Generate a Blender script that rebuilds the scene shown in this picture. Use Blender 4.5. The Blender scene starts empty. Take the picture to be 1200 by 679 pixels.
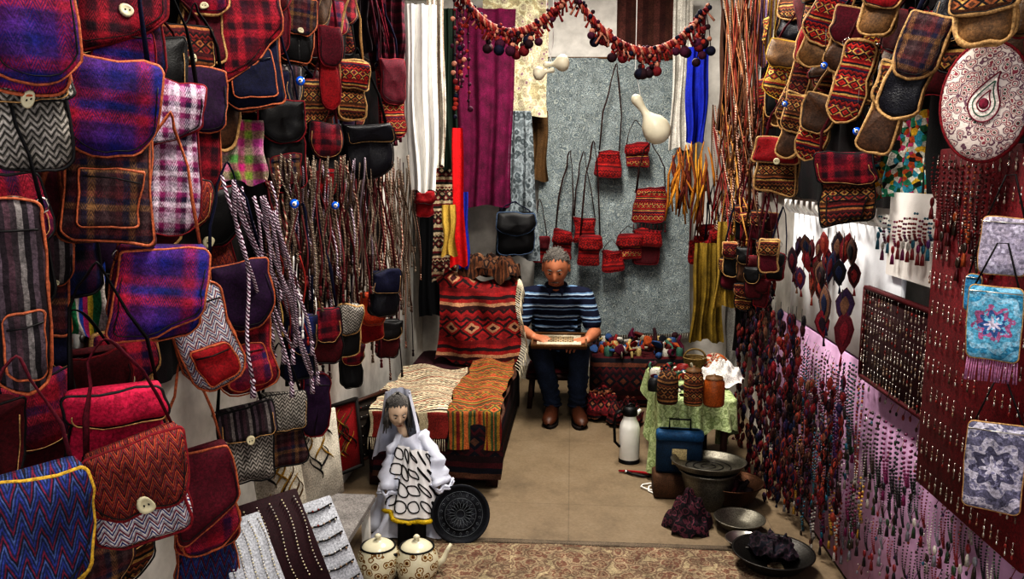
import bpy, math, random
from mathutils import Vector, Matrix, Euler, noise
from math import sin, cos, pi, radians, sqrt, atan2
random.seed(11)
R=random.random
def RU(a,b): return a+(b-a)*random.random()
F=930.0
CAM=Vector((0,0,1.55))
ROT=Euler((radians(90-8.2),0,radians(4.3))).to_matrix()
ROTI=ROT.inverted()
def P(u,v,X=None,Y=None,Z=None):
    d=ROT@Vector(((u-600)/F,-(v-339.5)/F,-1))
    if X is not None: t=(X-CAM.x)/d.x
    elif Y is not None: t=(Y-CAM.y)/d.y
    else: t=(Z-CAM.z)/d.z
    return CAM+d*t
def mpp(p): return -(ROTI@(p-CAM)).z/F

# ---------------------------------------------------------------- materials
def hexc(h):
    c=[int(h[i:i+2],16)/255 for i in (0,2,4)]
    return tuple([x/12.92 if x<=.04045 else ((x+.055)/1.055)**2.4 for x in c])+(1,)
_mc={}
class NT:
    def __init__(s,name):
        s.mat=bpy.data.materials.new(name); s.mat.use_nodes=True
        s.t=s.mat.node_tree; s.n=s.t.nodes; s.bs=s.n['Principled BSDF']
    def L(s,a,b): s.t.links.new(a,b)
    def setin(s,sock,v):
        if hasattr(v,'links'): s.L(v,sock)
        else: sock.default_value=v
    def m(s,op,a,b=None,c=None):
        n=s.n.new('ShaderNodeMath'); n.operation=op
        s.setin(n.inputs[0],a)
        if b is not None: s.setin(n.inputs[1],b)
        if c is not None: s.setin(n.inputs[2],c)
        return n.outputs[0]
    def noise(s,vec,scale,detail=2,rough=.5):
        n=s.n.new('ShaderNodeTexNoise'); s.L(vec,n.inputs['Vector']); n.inputs['Scale'].default_value=scale
        n.inputs['Detail'].default_value=detail; n.inputs['Roughness'].default_value=rough
        return n
    def ramp(s,t,cols,const=True):
        n=s.n.new('ShaderNodeValToRGB'); cr=n.color_ramp
        cr.interpolation='CONSTANT' if const else 'LINEAR'
        k=len(cols)
        if k==1: cols=cols*2;k=2
        while len(cr.elements)<k: cr.elements.new(.5)
        for i,c in enumerate(cols):
            cr.elements[i].position=(i/k if const else i/(k-1))
        for i,c in enumerate(cols):
            cr.elements[i].color=hexc(c) if isinstance(c,str) else c
        s.L(t,n.inputs[0]); return n.outputs[0]
    def mix(s,f,a,b,bt='MIX'):
        n=s.n.new('ShaderNodeMix'); n.data_type='RGBA'; n.blend_type=bt
        s.setin(n.inputs[0],f); s.setin(n.inputs[6],a); s.setin(n.inputs[7],b)
        return n.outputs[2]
def pat(kind,cols,p=.06,q=None,axes='xz',rough=.85,bump=.35,wear=.5,warp=None,metal=0,ws=260,k=1.0,spec=.3):
    if warp is None: warp=.006 if kind in('zig','diamond','kilim') else (.004 if kind=='plaid' else 0)
    key=(kind,tuple(cols),p,q,axes,rough,bump,wear,warp,metal,k)
    if key in _mc: return _mc[key]
    N=NT(kind+'_'+cols[0]); q=q or p
    tc=N.n.new('ShaderNodeTexCoord').outputs['Object']
    vec=tc
    if warp:
        nz=N.noise(tc,22,2); a=N.n.new('ShaderNodeVectorMath'); a.operation='SCALE'
        N.L(nz.outputs['Color'],a.inputs[0]); a.inputs['Scale'].default_value=warp*1.6
        b=N.n.new('ShaderNodeVectorMath'); b.operation='ADD'; N.L(tc,b.inputs[0]); N.L(a.outputs[0],b.inputs[1]); vec=b.outputs[0]
    sp=N.n.new('ShaderNodeSeparateXYZ'); N.L(vec,sp.inputs[0])
    o={'x':sp.outputs[0],'y':sp.outputs[1],'z':sp.outputs[2]}
    U,V=o[axes[0]],o[axes[1]]
    m=N.m
    fr=lambda x: m('FRACT',x)
    tri=lambda x: m('ABSOLUTE',m('SUBTRACT',fr(x),.5))
    if kind=='plain':
        t=N.noise(vec,1/p*1.0,3).outputs[0]; col=N.ramp(t,cols,False) if len(cols)>1 else N.ramp(t,cols)
    elif kind=='stripe': col=N.ramp(fr(m('DIVIDE',V,p)),cols)
    elif kind=='vstripe': col=N.ramp(fr(m('DIVIDE',U,p)),cols)
    elif kind=='zig': col=N.ramp(fr(m('ADD',m('DIVIDE',V,p),m('MULTIPLY',tri(m('DIVIDE',U,q)),2*k))),cols)
    elif kind=='twist': col=N.ramp(fr(m('ADD',m('DIVIDE',V,p),m('MULTIPLY',U,60))),cols)
    elif kind=='diamond': col=N.ramp(m('ADD',tri(m('DIVIDE',U,p)),tri(m('DIVIDE',V,q))),cols)
    elif kind=='kilim':
        d=N.ramp(m('ADD',tri(m('DIVIDE',U,p)),tri(m('DIVIDE',V,q))),cols)
        bnd=fr(m('DIVIDE',V,q*3.1)); s_=N.ramp(bnd,cols[::-1]+cols[::2]+cols)
        z=N.ramp(fr(m('ADD',m('DIVIDE',V,q*.55),tri(m('DIVIDE',U,p*.5)))),cols[:3])
        col=N.mix(m('GREATER_THAN',bnd,.42),s_,d); col=N.mix(m('GREATER_THAN',bnd,.78),col,z)
    elif kind=='radial':
        r=m('SQRT',m('ADD',m('MULTIPLY',U,U),m('MULTIPLY',V,V))); an=m('ARCTAN2',U,V)
        t=m('ADD',m('DIVIDE',r,p),m('MULTIPLY',m('SINE',m('MULTIPLY',an,8.0)),.05)); col=N.ramp(t,cols)
        nz=N.noise(tc,110,2).outputs[0]; col=N.mix(m('GREATER_THAN',nz,.56),col,hexc(cols[-1]))
    elif kind=='plaid':
        dd=[c for c in cols for _ in (0,1,2)] if len(cols)<7 else [c for c in cols for _ in (0,1)]
        a=N.ramp(fr(m('DIVIDE',U,p)),dd+cols[:1],False); b=N.ramp(fr(m('DIVIDE',V,q)),dd[::-1]+cols[-1:],False)
        tw=m('GREATER_THAN',fr(m('MULTIPLY',m('ADD',m('MULTIPLY',tri(m('DIVIDE',U,.02)),.045),V),110)),.5)
        f=m('ADD',m('MULTIPLY',tw,.6),.2)
        col=N.mix(f,a,b)
    elif kind in('floral','paisley','motif'):
        vo=N.n.new('ShaderNodeTexVoronoi'); N.L(vec,vo.inputs['Vector']); vo.inputs['Scale'].default_value=1/p
        if kind=='floral': t=vo.outputs['Distance']
        elif kind=='motif':
            nz=N.noise(vec,2.2/p,2); t=m('ADD',m('MULTIPLY',vo.outputs['Distance'],1.15),m('MULTIPLY',m('SUBTRACT',nz.outputs[0],.5),.35))
        else:
            nz=N.noise(vec,1/p,2)
            t=fr(m('ADD',m('MULTIPLY',vo.outputs['Distance'],2.2),m('MULTIPLY',nz.outputs[0],1.5)))
        col=N.ramp(t,cols)
    elif kind=='cells':
        vo=N.n.new('ShaderNodeTexVoronoi'); N.L(vec,vo.inputs['Vector']); vo.inputs['Scale'].default_value=1/p
        s2=N.n.new('ShaderNodeSeparateColor'); N.L(vo.outputs['Color'],s2.inputs[0])
        col=N.ramp(s2.outputs[0],cols)
    if wear:
        def mul(scale,lo,hi,det,r):
            nz=N.noise(tc,scale,det,r).outputs[0]
            g=N.n.new('ShaderNodeMapRange'); N.L(nz,g.inputs[0]); g.inputs[1].default_value=.32; g.inputs[2].default_value=.68
            g.inputs[3].default_value=lo; g.inputs[4].default_value=hi
            cc=N.n.new('ShaderNodeCombineColor')
            for i in range(3): N.L(g.outputs[0],cc.inputs[i])
            return cc.outputs[0]
        col=N.mix(1.0,col,mul(13,1-wear,1+wear*.25,3,.6),'MULTIPLY')
        if wear>=.3: col=N.mix(1.0,col,mul(170,.58,1.45,2,.7),'MULTIPLY')
    N.L(col,N.bs.inputs['Base Color'])
    N.bs.inputs['Roughness'].default_value=rough; N.bs.inputs['Metallic'].default_value=metal
    N.bs.inputs['Specular IOR Level'].default_value=spec
    if bump:
        nz=N.noise(tc,ws,2,.7).outputs[0]
        b=N.n.new('ShaderNodeBump'); b.inputs['Strength'].default_value=bump; b.inputs['Distance'].default_value=.004
        N.L(nz,b.inputs['Height']); N.L(b.outputs[0],N.bs.inputs['Normal'])
    _mc[key]=N.mat; return N.mat
def plain(c,rough=.8,metal=0,bump=.25,wear=.3,p=.05,spec=.3): return pat('plain',[c],p=p,rough=rough,metal=metal,bump=bump,wear=wear,spec=spec)

# ---------------------------------------------------------------- mesh builder
class MB:
    def __init__(s): s.v=[];s.f=[];s.m=[];s.mats=[]
    def mi(s,mat):
        if mat not in s.mats: s.mats.append(mat)
        return s.mats.index(mat)
    def add(s,vs,fs,mat,M=None):
        b=len(s.v); i=s.mi(mat)
        for p in vs:
            s.v.append(tuple(M@Vector(p)) if M else tuple(p))
        for f in fs: s.f.append([x+b for x in f]); s.m.append(i)
    def warp(s,amp,freq,seed=0):
        o=Vector((seed*3.1,seed*1.7,seed*2.3))
        s.v=[tuple(Vector(p)+noise.noise_vector(Vector(p)*freq+o)*amp) for p in s.v]
    def grid(s,fn,nu,nv,mat,M=None,wrap=False):
        vs=[fn(i/nu,j/nv) for j in range(nv+1) for i in range(nu+(0 if wrap else 1))]
        W=nu if wrap else nu+1
        fs=[(j*W+i,j*W+(i+1)%W,(j+1)*W+(i+1)%W,(j+1)*W+i) for j in range(nv) for i in range(nu)]
        s.add(vs,fs,mat,M)
    def tube(s,pts,r,mat,n=6,closed=False,M=None,flat=1.0):
        pts=[Vector(p) for p in pts]; k=len(pts); vs=[]
        up=Vector((.13,.2,1)).normalized()
        for i,p in enumerate(pts):
            a=pts[(i-1)%k] if (closed or i>0) else p; c=pts[(i+1)%k] if (closed or i<k-1) else p
            t=(c-a)
            t=t.normalized() if t.length>1e-9 else Vector((0,0,1))
            x=t.cross(up)
            if x.length<.05: x=t.cross(Vector((1,0,0)))
            x.normalize(); y=t.cross(x)
            rr=r[i] if isinstance(r,(list,tuple)) else r
            for j in range(n):
                A=2*pi*j/n; vs.append(p+x*cos(A)*rr+y*sin(A)*rr*flat)
        fs=[]
        for i in range(k if closed else k-1):
            for j in range(n):
                a=i*n+j;b=i*n+(j+1)%n;c=((i+1)%k)*n+(j+1)%n;d=((i+1)%k)*n+j
                fs.append((a,b,c,d))
        if not closed:
            fs.append(tuple(range(n))[::-1]); fs.append(tuple((k-1)*n+j for j in range(n)))
        s.add(vs,fs,mat,M)
    def lathe(s,prof,mat,n=24,M=None,c=(0,0,0)):
        vs=[];k=len(prof)
        for r,z in prof:
            for j in range(n):
                A=2*pi*j/n; vs.append((c[0]+r*cos(A),c[1]+r*sin(A),c[2]+z))
        fs=[(i*n+j,i*n+(j+1)%n,(i+1)*n+(j+1)%n,(i+1)*n+j) for i in range(k-1) for j in range(n)]
        s.add(vs,fs,mat,M)
    def sph(s,c,r,mat,nu=10,nv=7,M=None):
        if not isinstance(r,(tuple,list)): r=(r,r,r)
        vs=[(c[0],c[1],c[2]-r[2])]
        for j in range(1,nv):
            ph=pi*j/nv
            for i in range(nu):
                th=2*pi*i/nu; vs.append((c[0]+r[0]*sin(ph)*cos(th),c[1]+r[1]*sin(ph)*sin(th),c[2]-r[2]*cos(ph)))
        vs.append((c[0],c[1],c[2]+r[2])); top=len(vs)-1; fs=[]
        for i in range(nu): fs.append((0,1+(i+1)%nu,1+i))
        for j in range(nv-2):
            for i in range(nu):
                a=1+j*nu+i;b=1+j*nu+(i+1)%nu; fs.append((a,b,b+nu,a+nu))
        for i in range(nu): fs.append((1+(nv-2)*nu+i,1+(nv-2)*nu+(i+1)%nu,top))
        s.add(vs,fs,mat,M)
    def box(s,c,d,mat,M=None,bev=0.0):
        x,y,z=d[0]/2,d[1]/2,d[2]/2
        b=min(bev,x*.9,y*.9,z*.9)
        if b<=0:
            vs=[(c[0]+i*x,c[1]+j*y,c[2]+k*z) for i in(-1,1) for j in(-1,1) for k in(-1,1)]
            fs=[(0,1,3,2),(4,6,7,5),(0,4,5,1),(2,3,7,6),(0,2,6,4),(1,5,7,3)]
            s.add(vs,fs,mat,M); return
        vs=[];rings=[(-z,-b),(-z+b,0),(z-b,0),(z,-b)]
        for zz,e in rings:
            X=x+e;Y=y+e
            for (px,py) in [(X-b,-Y),(X,-Y+b),(X,Y-b),(X-b,Y),(-X+b,Y),(-X,Y-b),(-X,-Y+b),(-X+b,-Y)]:
                vs.append((c[0]+px,c[1]+py,c[2]+zz))
        fs=[(r*8+j,r*8+(j+1)%8,(r+1)*8+(j+1)%8,(r+1)*8+j) for r in range(3) for j in range(8)]
        fs.append(tuple(range(8))[::-1]); fs.append(tuple(24+j for j in range(8)))
        s.add(vs,fs,mat,M)
    def pillow(s,out,yf,yb,mat,M=None,soft=1.0,c=None):
        k=len(out)
        cx=sum(p[0] for p in out)/k; cz=sum(p[1] for p in out)/k
        mid=(yf+yb)/2; h=(yb-yf)/2
        rings=[(.0,1.0),(.5,1.0),(.85,.85),(.97,.5),(1,.0),(.97,-.5),(.88,-.85),(.6,-1.0),(.25,-1.05),(0,-1.05)]
        vs=[]
        for sc,yy in rings:
            sc2=1-(1-sc)*soft if sc>.8 else sc
            for x,z in out: vs.append((cx+(x-cx)*sc2,mid+h*yy,cz+(z-cz)*sc2))
        fs=[(r*k+j,r*k+(j+1)%k,(r+1)*k+(j+1)%k,(r+1)*k+j) for r in range(len(rings)-1) for j in range(k)]
        s.add(vs,fs,mat,M)
    def obj(s,name,loc=(0,0,0),rot=(0,0,0),smooth=True,parent=None,mods=None):
        me=bpy.data.meshes.new(name); me.from_pydata(s.v,[],s.f)
        for m in s.mats: me.materials.append(m)
        me.polygons.foreach_set('material_index',s.m)
        me.polygons.foreach_set('use_smooth',[smooth]*len(s.f))
        me.update()
        o=bpy.data.objects.new(name,me); bpy.context.scene.collection.objects.link(o)
        o.location=loc; o.rotation_euler=rot
        if parent: o.parent=parent
        return o
def rrect(w,h,rb,rt=None,top=0.0,n=5,skew=0.0):
    rt=rb if rt is None else rt
    o=[];x=w/2
    def arc(cx,cz,r,a0,a1):
        for i in range(n+1):
            a=a0+(a1-a0)*i/n; o.append((cx+r*cos(a),cz+r*sin(a)))
    def seg(x0,z0,x1,z1,k=4):
        for i in range(1,k): o.append((x0+(x1-x0)*i/k,z0+(z1-z0)*i/k))
    arc(x-rt,top-rt,rt,0,pi/2); seg(x-rt,top,-x+rt,top); arc(-x+rt,top-rt,rt,pi/2,pi); seg(-x,top-rt,-x,top-h+rb)
    arc(-x+rb,top-h+rb,rb,pi,1.5*pi); seg(-x+rb,top-h,x-rb,top-h); arc(x-rb,top-h+rb,rb,1.5*pi,2*pi); seg(x,top-h+rb,x,top-rt)
    return o

# ---------------------------------------------------------------- palettes
TR_OR=plain('a25a3a',.6); TR_TAN=plain('a8865a',.7); TR_RED=plain('701620'); TR_BK=plain('100e10',.6); TR_YE=plain('b08e34')
PL_A=pat('plaid',['1c1a62','361a58','8a1a40','1e2c78','aa2640','44164c','4c2670'],p=.17,q=.13)
PL_A2=pat('plaid',['7e122a','9e2038','28184a','aa2e44','460f34','5e1830'],p=.12,q=.1)
PL_B=pat('plaid',['c8b8c4','8e3068','241a3a','dacad6','7a2456','b8a0b4'],p=.07)
PL_C=pat('plaid',['541022','86182a','260c18','961e30','361022'],p=.1)
PL_D=pat('plaid',['141a42','222c60','0e1022','521434','181e44'],p=.1)
PL_E=pat('plaid',['3a1c22','5e2a2e','20203a','7a5a3a','2e1a20','4e3a3c'],p=.07)
PL_F=pat('plaid',['b83078','7e9640','a04484','c8a0aa','5a8a4c'],p=.12)
HB_G=pat('zig',['aca69e','646058','2c2a28','96908a'],p=.012,q=.018,wear=.6)
HB_N=pat('zig',['1a264a','3e4e7a','12182c','661a36','1a264a','2c3676'],p=.04,q=.024)
HB_R=pat('zig',['6e1820','9a4e30','26101c','7e2024','4a3034','8a4230'],p=.026,q=.02)
HB_W=pat('zig',['ccc8c4','2c3470','c4c0be','701c34','9c9aa2'],p=.018,q=.024)
ST_G=pat('vstripe',['3a3034','76706e','221c20','564850','2a2026','4a343c'],p=.05,warp=.004)
KL_R=pat('kilim',['721016','a02c22','18121e','b08c52','80181c','2c1c38'],p=.036,q=.028)
KL_B=pat('kilim',['4e2e1c','8a5230','1a1416','a8854e','5e2420'],p=.034,q=.028)
KL_Y=pat('kilim',['a8843a','86241f','2a281e','bc9c50','5e2a1c'],p=.04,q=.032)
KL_M=pat('kilim',['42141a','72221e','1a1014','8e5a36','4a161c'],p=.036,q=.028)
LT=pat('plain',['4e3420','86643e'],p=.03,rough=.55)
LT2=pat('plain',['2e1c14','5e402a'],p=.03,rough=.55)
DK_N=plain('121430'); DK_R=plain('480a14'); DK_P=plain('280e30'); BLK=plain('0a090b',.5); LEA=plain('14141c',.35,bump=.5)
RED=plain('820e18'); WINE=plain('500c1e'); PINK=plain('a81c42')
METAL=plain('b8b4ac',.3,1,.05,.1); BTN=plain('b8b094',.45,0,.1,.1); WOOD=plain('5a3e22',.6)
EYEB=plain('1060d0',.15,0,0,0,spec=.8); WHT=plain('dcdad6',.7,wear=.1); CREAM=plain('c8bea8',.8)
_bs=[0]
def bag(name,box,X,yaw,body,flap=None,trim=TR_OR,ff=.6,shape='round',buttons=1,pocket=None,strap=.35,smat=None,rb=.25,depth=None,tilt=0,Y=None):
    u0,v0,u1,v1=box
    c=P((u0+u1)/2,(v0+v1)/2,X=X) if Y is None else P((u0+u1)/2,(v0+v1)/2,Y=Y)
    k=mpp(c); w=(u1-u0)*k; h=(v1-v0)*k
    loc=c+Vector((0,0,h/2)); return bag3(name,loc,w,h,yaw,body,flap,trim,ff,shape,buttons,pocket,strap,smat,rb,depth,tilt)
def bag3(name,loc,w,h,yaw,body,flap=None,trim=TR_OR,ff=.6,shape='round',buttons=1,pocket=None,strap=.35,smat=None,rb=.25,depth=None,tilt=0):
    b=MB(); d=depth or min(w,h)*.34; smat=smat or random.choice([trim,DK_R,TR_BK,DK_N,WINE])
    _bs[0]+=1
    r=min(w,h)*rb
    wb=w*.93; out=rrect(wb,h,r,r*.5,top=0)
    out=[(x*(.9+.12*min(1,-z/h)),z) for x,z in out]
    b.pillow(out,-d/2,d/2,body)
    tr=.0026*max(1,w/.2)*(1.6 if trim==TR_TAN else 1)
    for yy in (-d*.33,d*.33):
        b.tube([(x*.985,yy,-h/2+(z+h/2)*.985) for x,z in out],tr,trim,5,closed=True)
    b.tube([(-wb*.42,-d*.51,-h*.16),(0,-d*.53,-h*.165),(wb*.42,-d*.51,-h*.16)],.0018,TR_BK,5)
    if pocket:
        po=rrect(wb*.68,h*.34,r*.4,r*.2,top=-h*.58)
        b.pillow(po,-d*.5-.016,-d*.4,pocket,soft=.6)
        b.tube([(x,-d*.5-.011,z) for x,z in po],tr*.9,trim,5,closed=True)
        b.tube([(-wb*.3,-d*.5-.017,-h*.64),(0,-d*.5-.019,-h*.645),(wb*.3,-d*.5-.017,-h*.64)],.0016,TR_BK,5)
    if flap:
        fl=h*ff
        fo=rrect(w*1.0,fl,min(w,fl)*(.42 if shape=='round' else .16),w*.06,top=.012,n=6)
        if shape=='point': fo=[(x*(1-.55*max(0,(-z-fl*.55))/(fl*.45)),z) for x,z in fo]
        if shape=='slant': fo=[(x,z+(x/w)*fl*.5*min(1,max(0,-z/fl))) for x,z in fo]
        fo=[(x*(.94+.07*min(1,max(0,-z/fl))),z) for x,z in fo]
        b.pillow(fo,-d*.5-.024,-d*.42,flap,soft=.35)
        b.box((0,-.01,.006),(w*.9,d*.9,.018),flap,bev=.008)
        b.tube([(x,-d*.5-.015,z) for x,z in fo],tr*1.3,trim,6,closed=True)
        b.tube([(x*.9,-d*.5-.0255,z*.9-.006) for x,z in fo if z<-.01],.0012,TR_BK if trim!=TR_BK else TR_TAN,4)
        ys=-d*.5-.028; zc=-fl*(.8 if shape!='slant' else .62)
    else:
        ys=-d*.5-.004; zc=-h*.3
    if buttons:
        for i in range(buttons):
            bx=(i-(buttons-1)/2)*w*.4
            M=Matrix.Translation((bx,ys,zc))@Matrix.Rotation(pi/2,4,'X')
            br=min(.018,w*.085)
            b.lathe([(0,-.002),(br,-.002),(br*1.05,.002),(br*.9,.006),(br*.6,.004),(0,.004)],BTN,14,M)
            for sx in(-1,1): b.sph((bx+sx*br*.3,ys-.0045,zc),br*.13,BLK,6,4)
    if strap>0:
        kx=w*.43; pts=[]
        top=strap
        for i in range(13):
            t=i/12; a=pi*t
            x=-kx*cos(a)*(1-.75*sin(a)); z=-.02+ (top)*(sin(a)**.6)
            pts.append((x,d*.1,z))
        b.tube(pts,max(.005,w*.028),smat,6,flat=.4)
        for sx in(-1,1):
            b.tube([(sx*kx+.011*cos(A),d*.1,-.01+.013*sin(A)) for A in [i*pi/4 for i in range(8)]],.002,METAL,5,closed=True)
    b.warp(w*.11,3.2/max(w,.1)*.55,_bs[0]); b.warp(w*.035,9/max(w,.1)*.5,_bs[0]+.5)
    tl=tilt if tilt else ((_bs[0]*37)%11-5)*.9
    return b.obj(name,loc,(0,radians(tl),radians(yaw)))

# ---------------------------------------------------------------- room
WX=1.14
def simple(name,c,d,mat,bev=0):
    b=MB(); b.box((0,0,0),d,mat,bev=bev); return b.obj(name,c,smooth=False)
wallm=pat('plain',['bab6b0','d6d2cc'],p=.5,axes='yz',bump=.15,wear=.2,ws=60)
def floor_mat():
    N=NT('floor_tiles'); tc=N.n.new('ShaderNodeTexCoord').outputs['Object']
    br=N.n.new('ShaderNodeTexBrick'); N.L(tc,br.inputs['Vector']); br.offset=0
    br.inputs['Scale'].default_value=1; br.inputs['Brick Width'].default_value=.9; br.inputs['Row Height'].default_value=.9
    br.inputs['Mortar Size'].default_value=.003
    br.inputs['Color1'].default_value=hexc('988a76'); br.inputs['Color2'].default_value=hexc('918370'); br.inputs['Mortar'].default_value=hexc('857866')
    nz=N.noise(tc,4,6,.7).outputs[0]; r=N.ramp(nz,['564e44','dcd4c8','ffffff'],False)
    sp=N.noise(tc,90,3,.6).outputs[0]; r2=N.ramp(sp,['908878','ffffff'],False)
    c=N.mix(.9,br.outputs[0],r,'MULTIPLY'); c=N.mix(.7,c,r2,'MULTIPLY')
    N.L(c,N.bs.inputs['Base Color']); N.bs.inputs['Roughness'].default_value=.6
    return N.mat
simple('floor',(0,2.7,-.05),(2.6,6.9,.1),floor_mat())
simple('ceiling',(0,2.9,3.15),(2.6,6.6,.1),plain('6a6660'))
simple('wall_left',(-WX-.05,2.9,1.55),(.1,6.6,3.1),wallm)
simple('wall_right',(WX+.05,2.9,1.55),(.1,6.6,3.1),wallm)
simple('wall_back',(0,6.0,1.55),(2.48,.1,3.1),wallm)
simple('baseboard_back',(0,5.94,.05),(2.26,.02,.1),plain('8a8478'))
shadem=pat('cells',['0a080b','12090c','0c090e','160b10','080708'],p=.07,axes='yz')  # near-black tones standing in for shade between the hanging bags
def drape(name,loc,w,h,yaw,mat,folds=4,amp=.025,tw=1,bw=1,seed=0,nu=None,hem=.01,tail=0,tilt=0):
    b=MB(); ph=seed*1.7+len(name)+loc[0]*5
    nu=nu or max(12,int(folds*10))
    def fn(s,t):
        x=(s-.5)*w*(tw+(bw-tw)*t**.8)
        a=amp*(.45+.55*t)
        y=a*sin(folds*2*pi*s+ph+.6*sin(3*t+ph))+a*.5*sin(folds*4.3*pi*s+ph*2+t*2)+a*.4*sin(folds*1.1*pi*s-t*4)
        z=-h*t+hem*sin(s*9+ph)*t-tail*abs(s-.5)*t
        return (x+.012*sin(7*t+ph+s*3)*t,y,z)
    b.grid(fn,nu,22,mat)
    return b.obj(name,loc,(0,radians(tilt),radians(yaw)))
def drapep(name,box,mat,yaw=0,X=None,Y=None,**k):
    u0,v0,u1,v1=box
    a=P((u0+u1)/2,v0,X=X,Y=Y); c=P((u0+u1)/2,v1,X=X,Y=Y); m=mpp((a+c)/2)
    return drape(name,a,(u1-u0)*m,a.z-c.z,yaw,mat,**k)
drape('backing_cloth',(-1.11,2.15,2.85),3.5,1.85,90,shadem,folds=14,amp=.012)  # dark sheets added over the pale walls so bag gaps look shaded
drape('backing_cloth',(-1.115,4.2,2.85),.9,1.75,90,shadem,folds=4,amp=.012)
drape('backing_cloth',(1.11,3.05,2.9),3.7,1.46,90,shadem,folds=14,amp=.012)
for nm,x,y0,y1,z in [('hanging_rail',-1.0,.7,5.6,2.72),('hanging_rail',1.0,1.2,5.6,2.75),('hanging_rail',-1.03,.7,4.4,2.12),('hanging_rail',1.03,1.4,5.2,2.2)]:
    b=MB(); b.tube([(0,y0,0),(0,y1,0)],.009,METAL,8)
    for yy in (y0+.1,(y0+y1)/2,y1-.1):
        b.tube([(0,yy,0),((WX-abs(x))*(1 if x>0 else -1),yy,0)],.006,METAL,6)
    b.obj(nm,(x,0,z))
# ---------------------------------------------------------------- filler bags left wall
pool=[PL_C,PL_D,PL_E,KL_M,KL_B,DK_N,DK_R,DK_P,BLK,PL_A2,WINE,HB_R,ST_G,BLK,DK_R,LT2]
trims=[TR_OR,TR_TAN,TR_RED,TR_BK,TR_BK,TR_BK]
for row in range(6):
    z=2.62-row*.36
    y=1.0+RU(0,.2)
    while y<3.6:
        if row>=4 and y>1.7: break
        if not(row>=3 and y>2.2):
            bag3('textile_shoulder_bag',(-1.02,y,z+RU(-.05,.05)),RU(.15,.21),RU(.2,.3),50+RU(-14,14),random.choice(pool),random.choice(pool),random.choice(trims),RU(.45,.7),random.choice(['round','slant','round']),random.choice([0,0,1]),None,.12,depth=.05)
        y+=RU(.13,.19)
# ---------------------------------------------------------------- main left bags
LB='textile_shoulder_bag'
def L(box,X,*a,**k):
    yaw=k.pop('yaw',36); return bag(k.pop('name',LB),box,X,yaw,*a,**k)
L((-30,60,72,198),-.9,HB_G,HB_G,TR_BK,.5,'square',1,strap=.25,yaw=40)
L((-20,-60,78,112),-.86,PL_A,PL_A,TR_OR,.98,'round',0,strap=.2,yaw=40)
L((98,-50,192,98),-.92,PL_D,PL_C,TR_RED,.72,'slant',1,pocket=PL_A,strap=.25)
L((84,84,190,282),-.86,PL_E,PL_A,TR_OR,.54,'round',0,pocket=PL_E,strap=.3,rb=.12,tilt=4)
L((172,108,240,278),-.9,PL_B,PL_B,TR_RED,.35,'slant',0,strap=.25,rb=.4,yaw=42,tilt=4)
L((203,88,266,235),-.98,PL_C,DK_P,TR_OR,.5,'round',0,strap=.2,rb=.45)
L((248,-30,324,128),-.93,DK_N,PL_C,TR_OR,.7,'slant',0,pocket=DK_N,strap=.15,tilt=-4)
L((210,-40,262,70),-1.0,WINE,PL_A2,TR_TAN,.6,'round',1,strap=.15)
L((330,5,372,75),-.95,BLK,PL_E,TR_OR,.6,'round',1,strap=.2)
L((302,125,356,225),-.93,BLK,BLK,TR_RED,.45,'round',0,pocket=PL_E,strap=.3,rb=.3)
L((360,150,400,232),-.93,BLK,PL_C,TR_BK,.5,'round',0,pocket=RED,strap=.3)
L((396,152,460,208),-.88,LEA,LEA,TR_BK,.4,'round',0,strap=.35,rb=.4,name='leather_handbag')
L((372,38,398,128),-.9,RED,WINE,TR_RED,.5,'round',0,strap=.3,rb=.4)
L((392,78,432,140),-.86,KL_B,KL_R,TR_TAN,.5,'square',0,strap=.3,rb=.2)
L((440,75,472,160),-.9,KL_R,WINE,TR_RED,.6,'round',0,strap=.3)
L((-15,230,56,465),-.9,ST_G,None,TR_OR,.5,'round',0,strap=.2,rb=.45,yaw=44,pocket=ST_G)
L((48,282,84,395),-.98,PL_E,ST_G,TR_OR,.5,'round',1,strap=.2,yaw=44)
L((184,335,258,462),-.86,HB_W,None,TR_OR,.5,'round',0,pocket=RED,strap=0,rb=.35,tilt=-16)
L((140,296,242,392),-.83,PL_A,PL_A,TR_OR,.98,'slant',0,strap=.3,yaw=36,tilt=8)
L((246,312,316,466),-.9,PL_C,DK_P,TR_OR,.5,'round',0,pocket=PL_A2,strap=.3,rb=.4,tilt=-3)
L((78,462,196,565),-.86,PINK,PINK,TR_BK,.3,'round',0,pocket=RED,strap=.28,rb=.35,smat=BLK,name='zipped_shoulder_bag')
L((98,520,212,640),-.8,HB_W,HB_R,TR_RED,.68,'round',1,strap=.22,rb=.2,tilt=-6)
L((196,528,270,652),-.9,PL_A2,WINE,TR_OR,.7,'slant',0,strap=.25,rb=.4)
L((-20,558,96,705),-.82,HB_N,HB_N,TR_YE,.97,'round',0,strap=.2,rb=.35,yaw=42)
L((206,600,280,690),-.95,HB_N,PL_C,TR_OR,.5,'round',0,strap=.1)
L((254,478,318,568),-.93,HB_G,ST_G,TR_BK,.4,'square',1,strap=.2,rb=.15)
L((306,462,358,545),-.93,PL_E,HB_G,TR_BK,.5,'square',0,strap=.2,rb=.2)
L((332,372,372,445),-.9,DK_N,PL_D,TR_BK,.6,'round',0,strap=.4)
L((362,366,398,428),-.88,DK_R,PL_C,TR_BK,.6,'round',0,strap=.4)
L((392,360,424,418),-.88,BLK,HB_G,TR_TAN,.6,'round',0,strap=.4)
L((352,436,392,515),-.92,DK_P,None,TR_RED,.6,'round',0,strap=.3,rb=.49)
L((430,320,468,372),-.85,LEA,DK_N,TR_BK,.5,'square',0,strap=.4)
L((418,345,452,400),-.95,RED,plain('a83e1c'),TR_OR,.7,'round',0,strap=.3)
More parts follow.
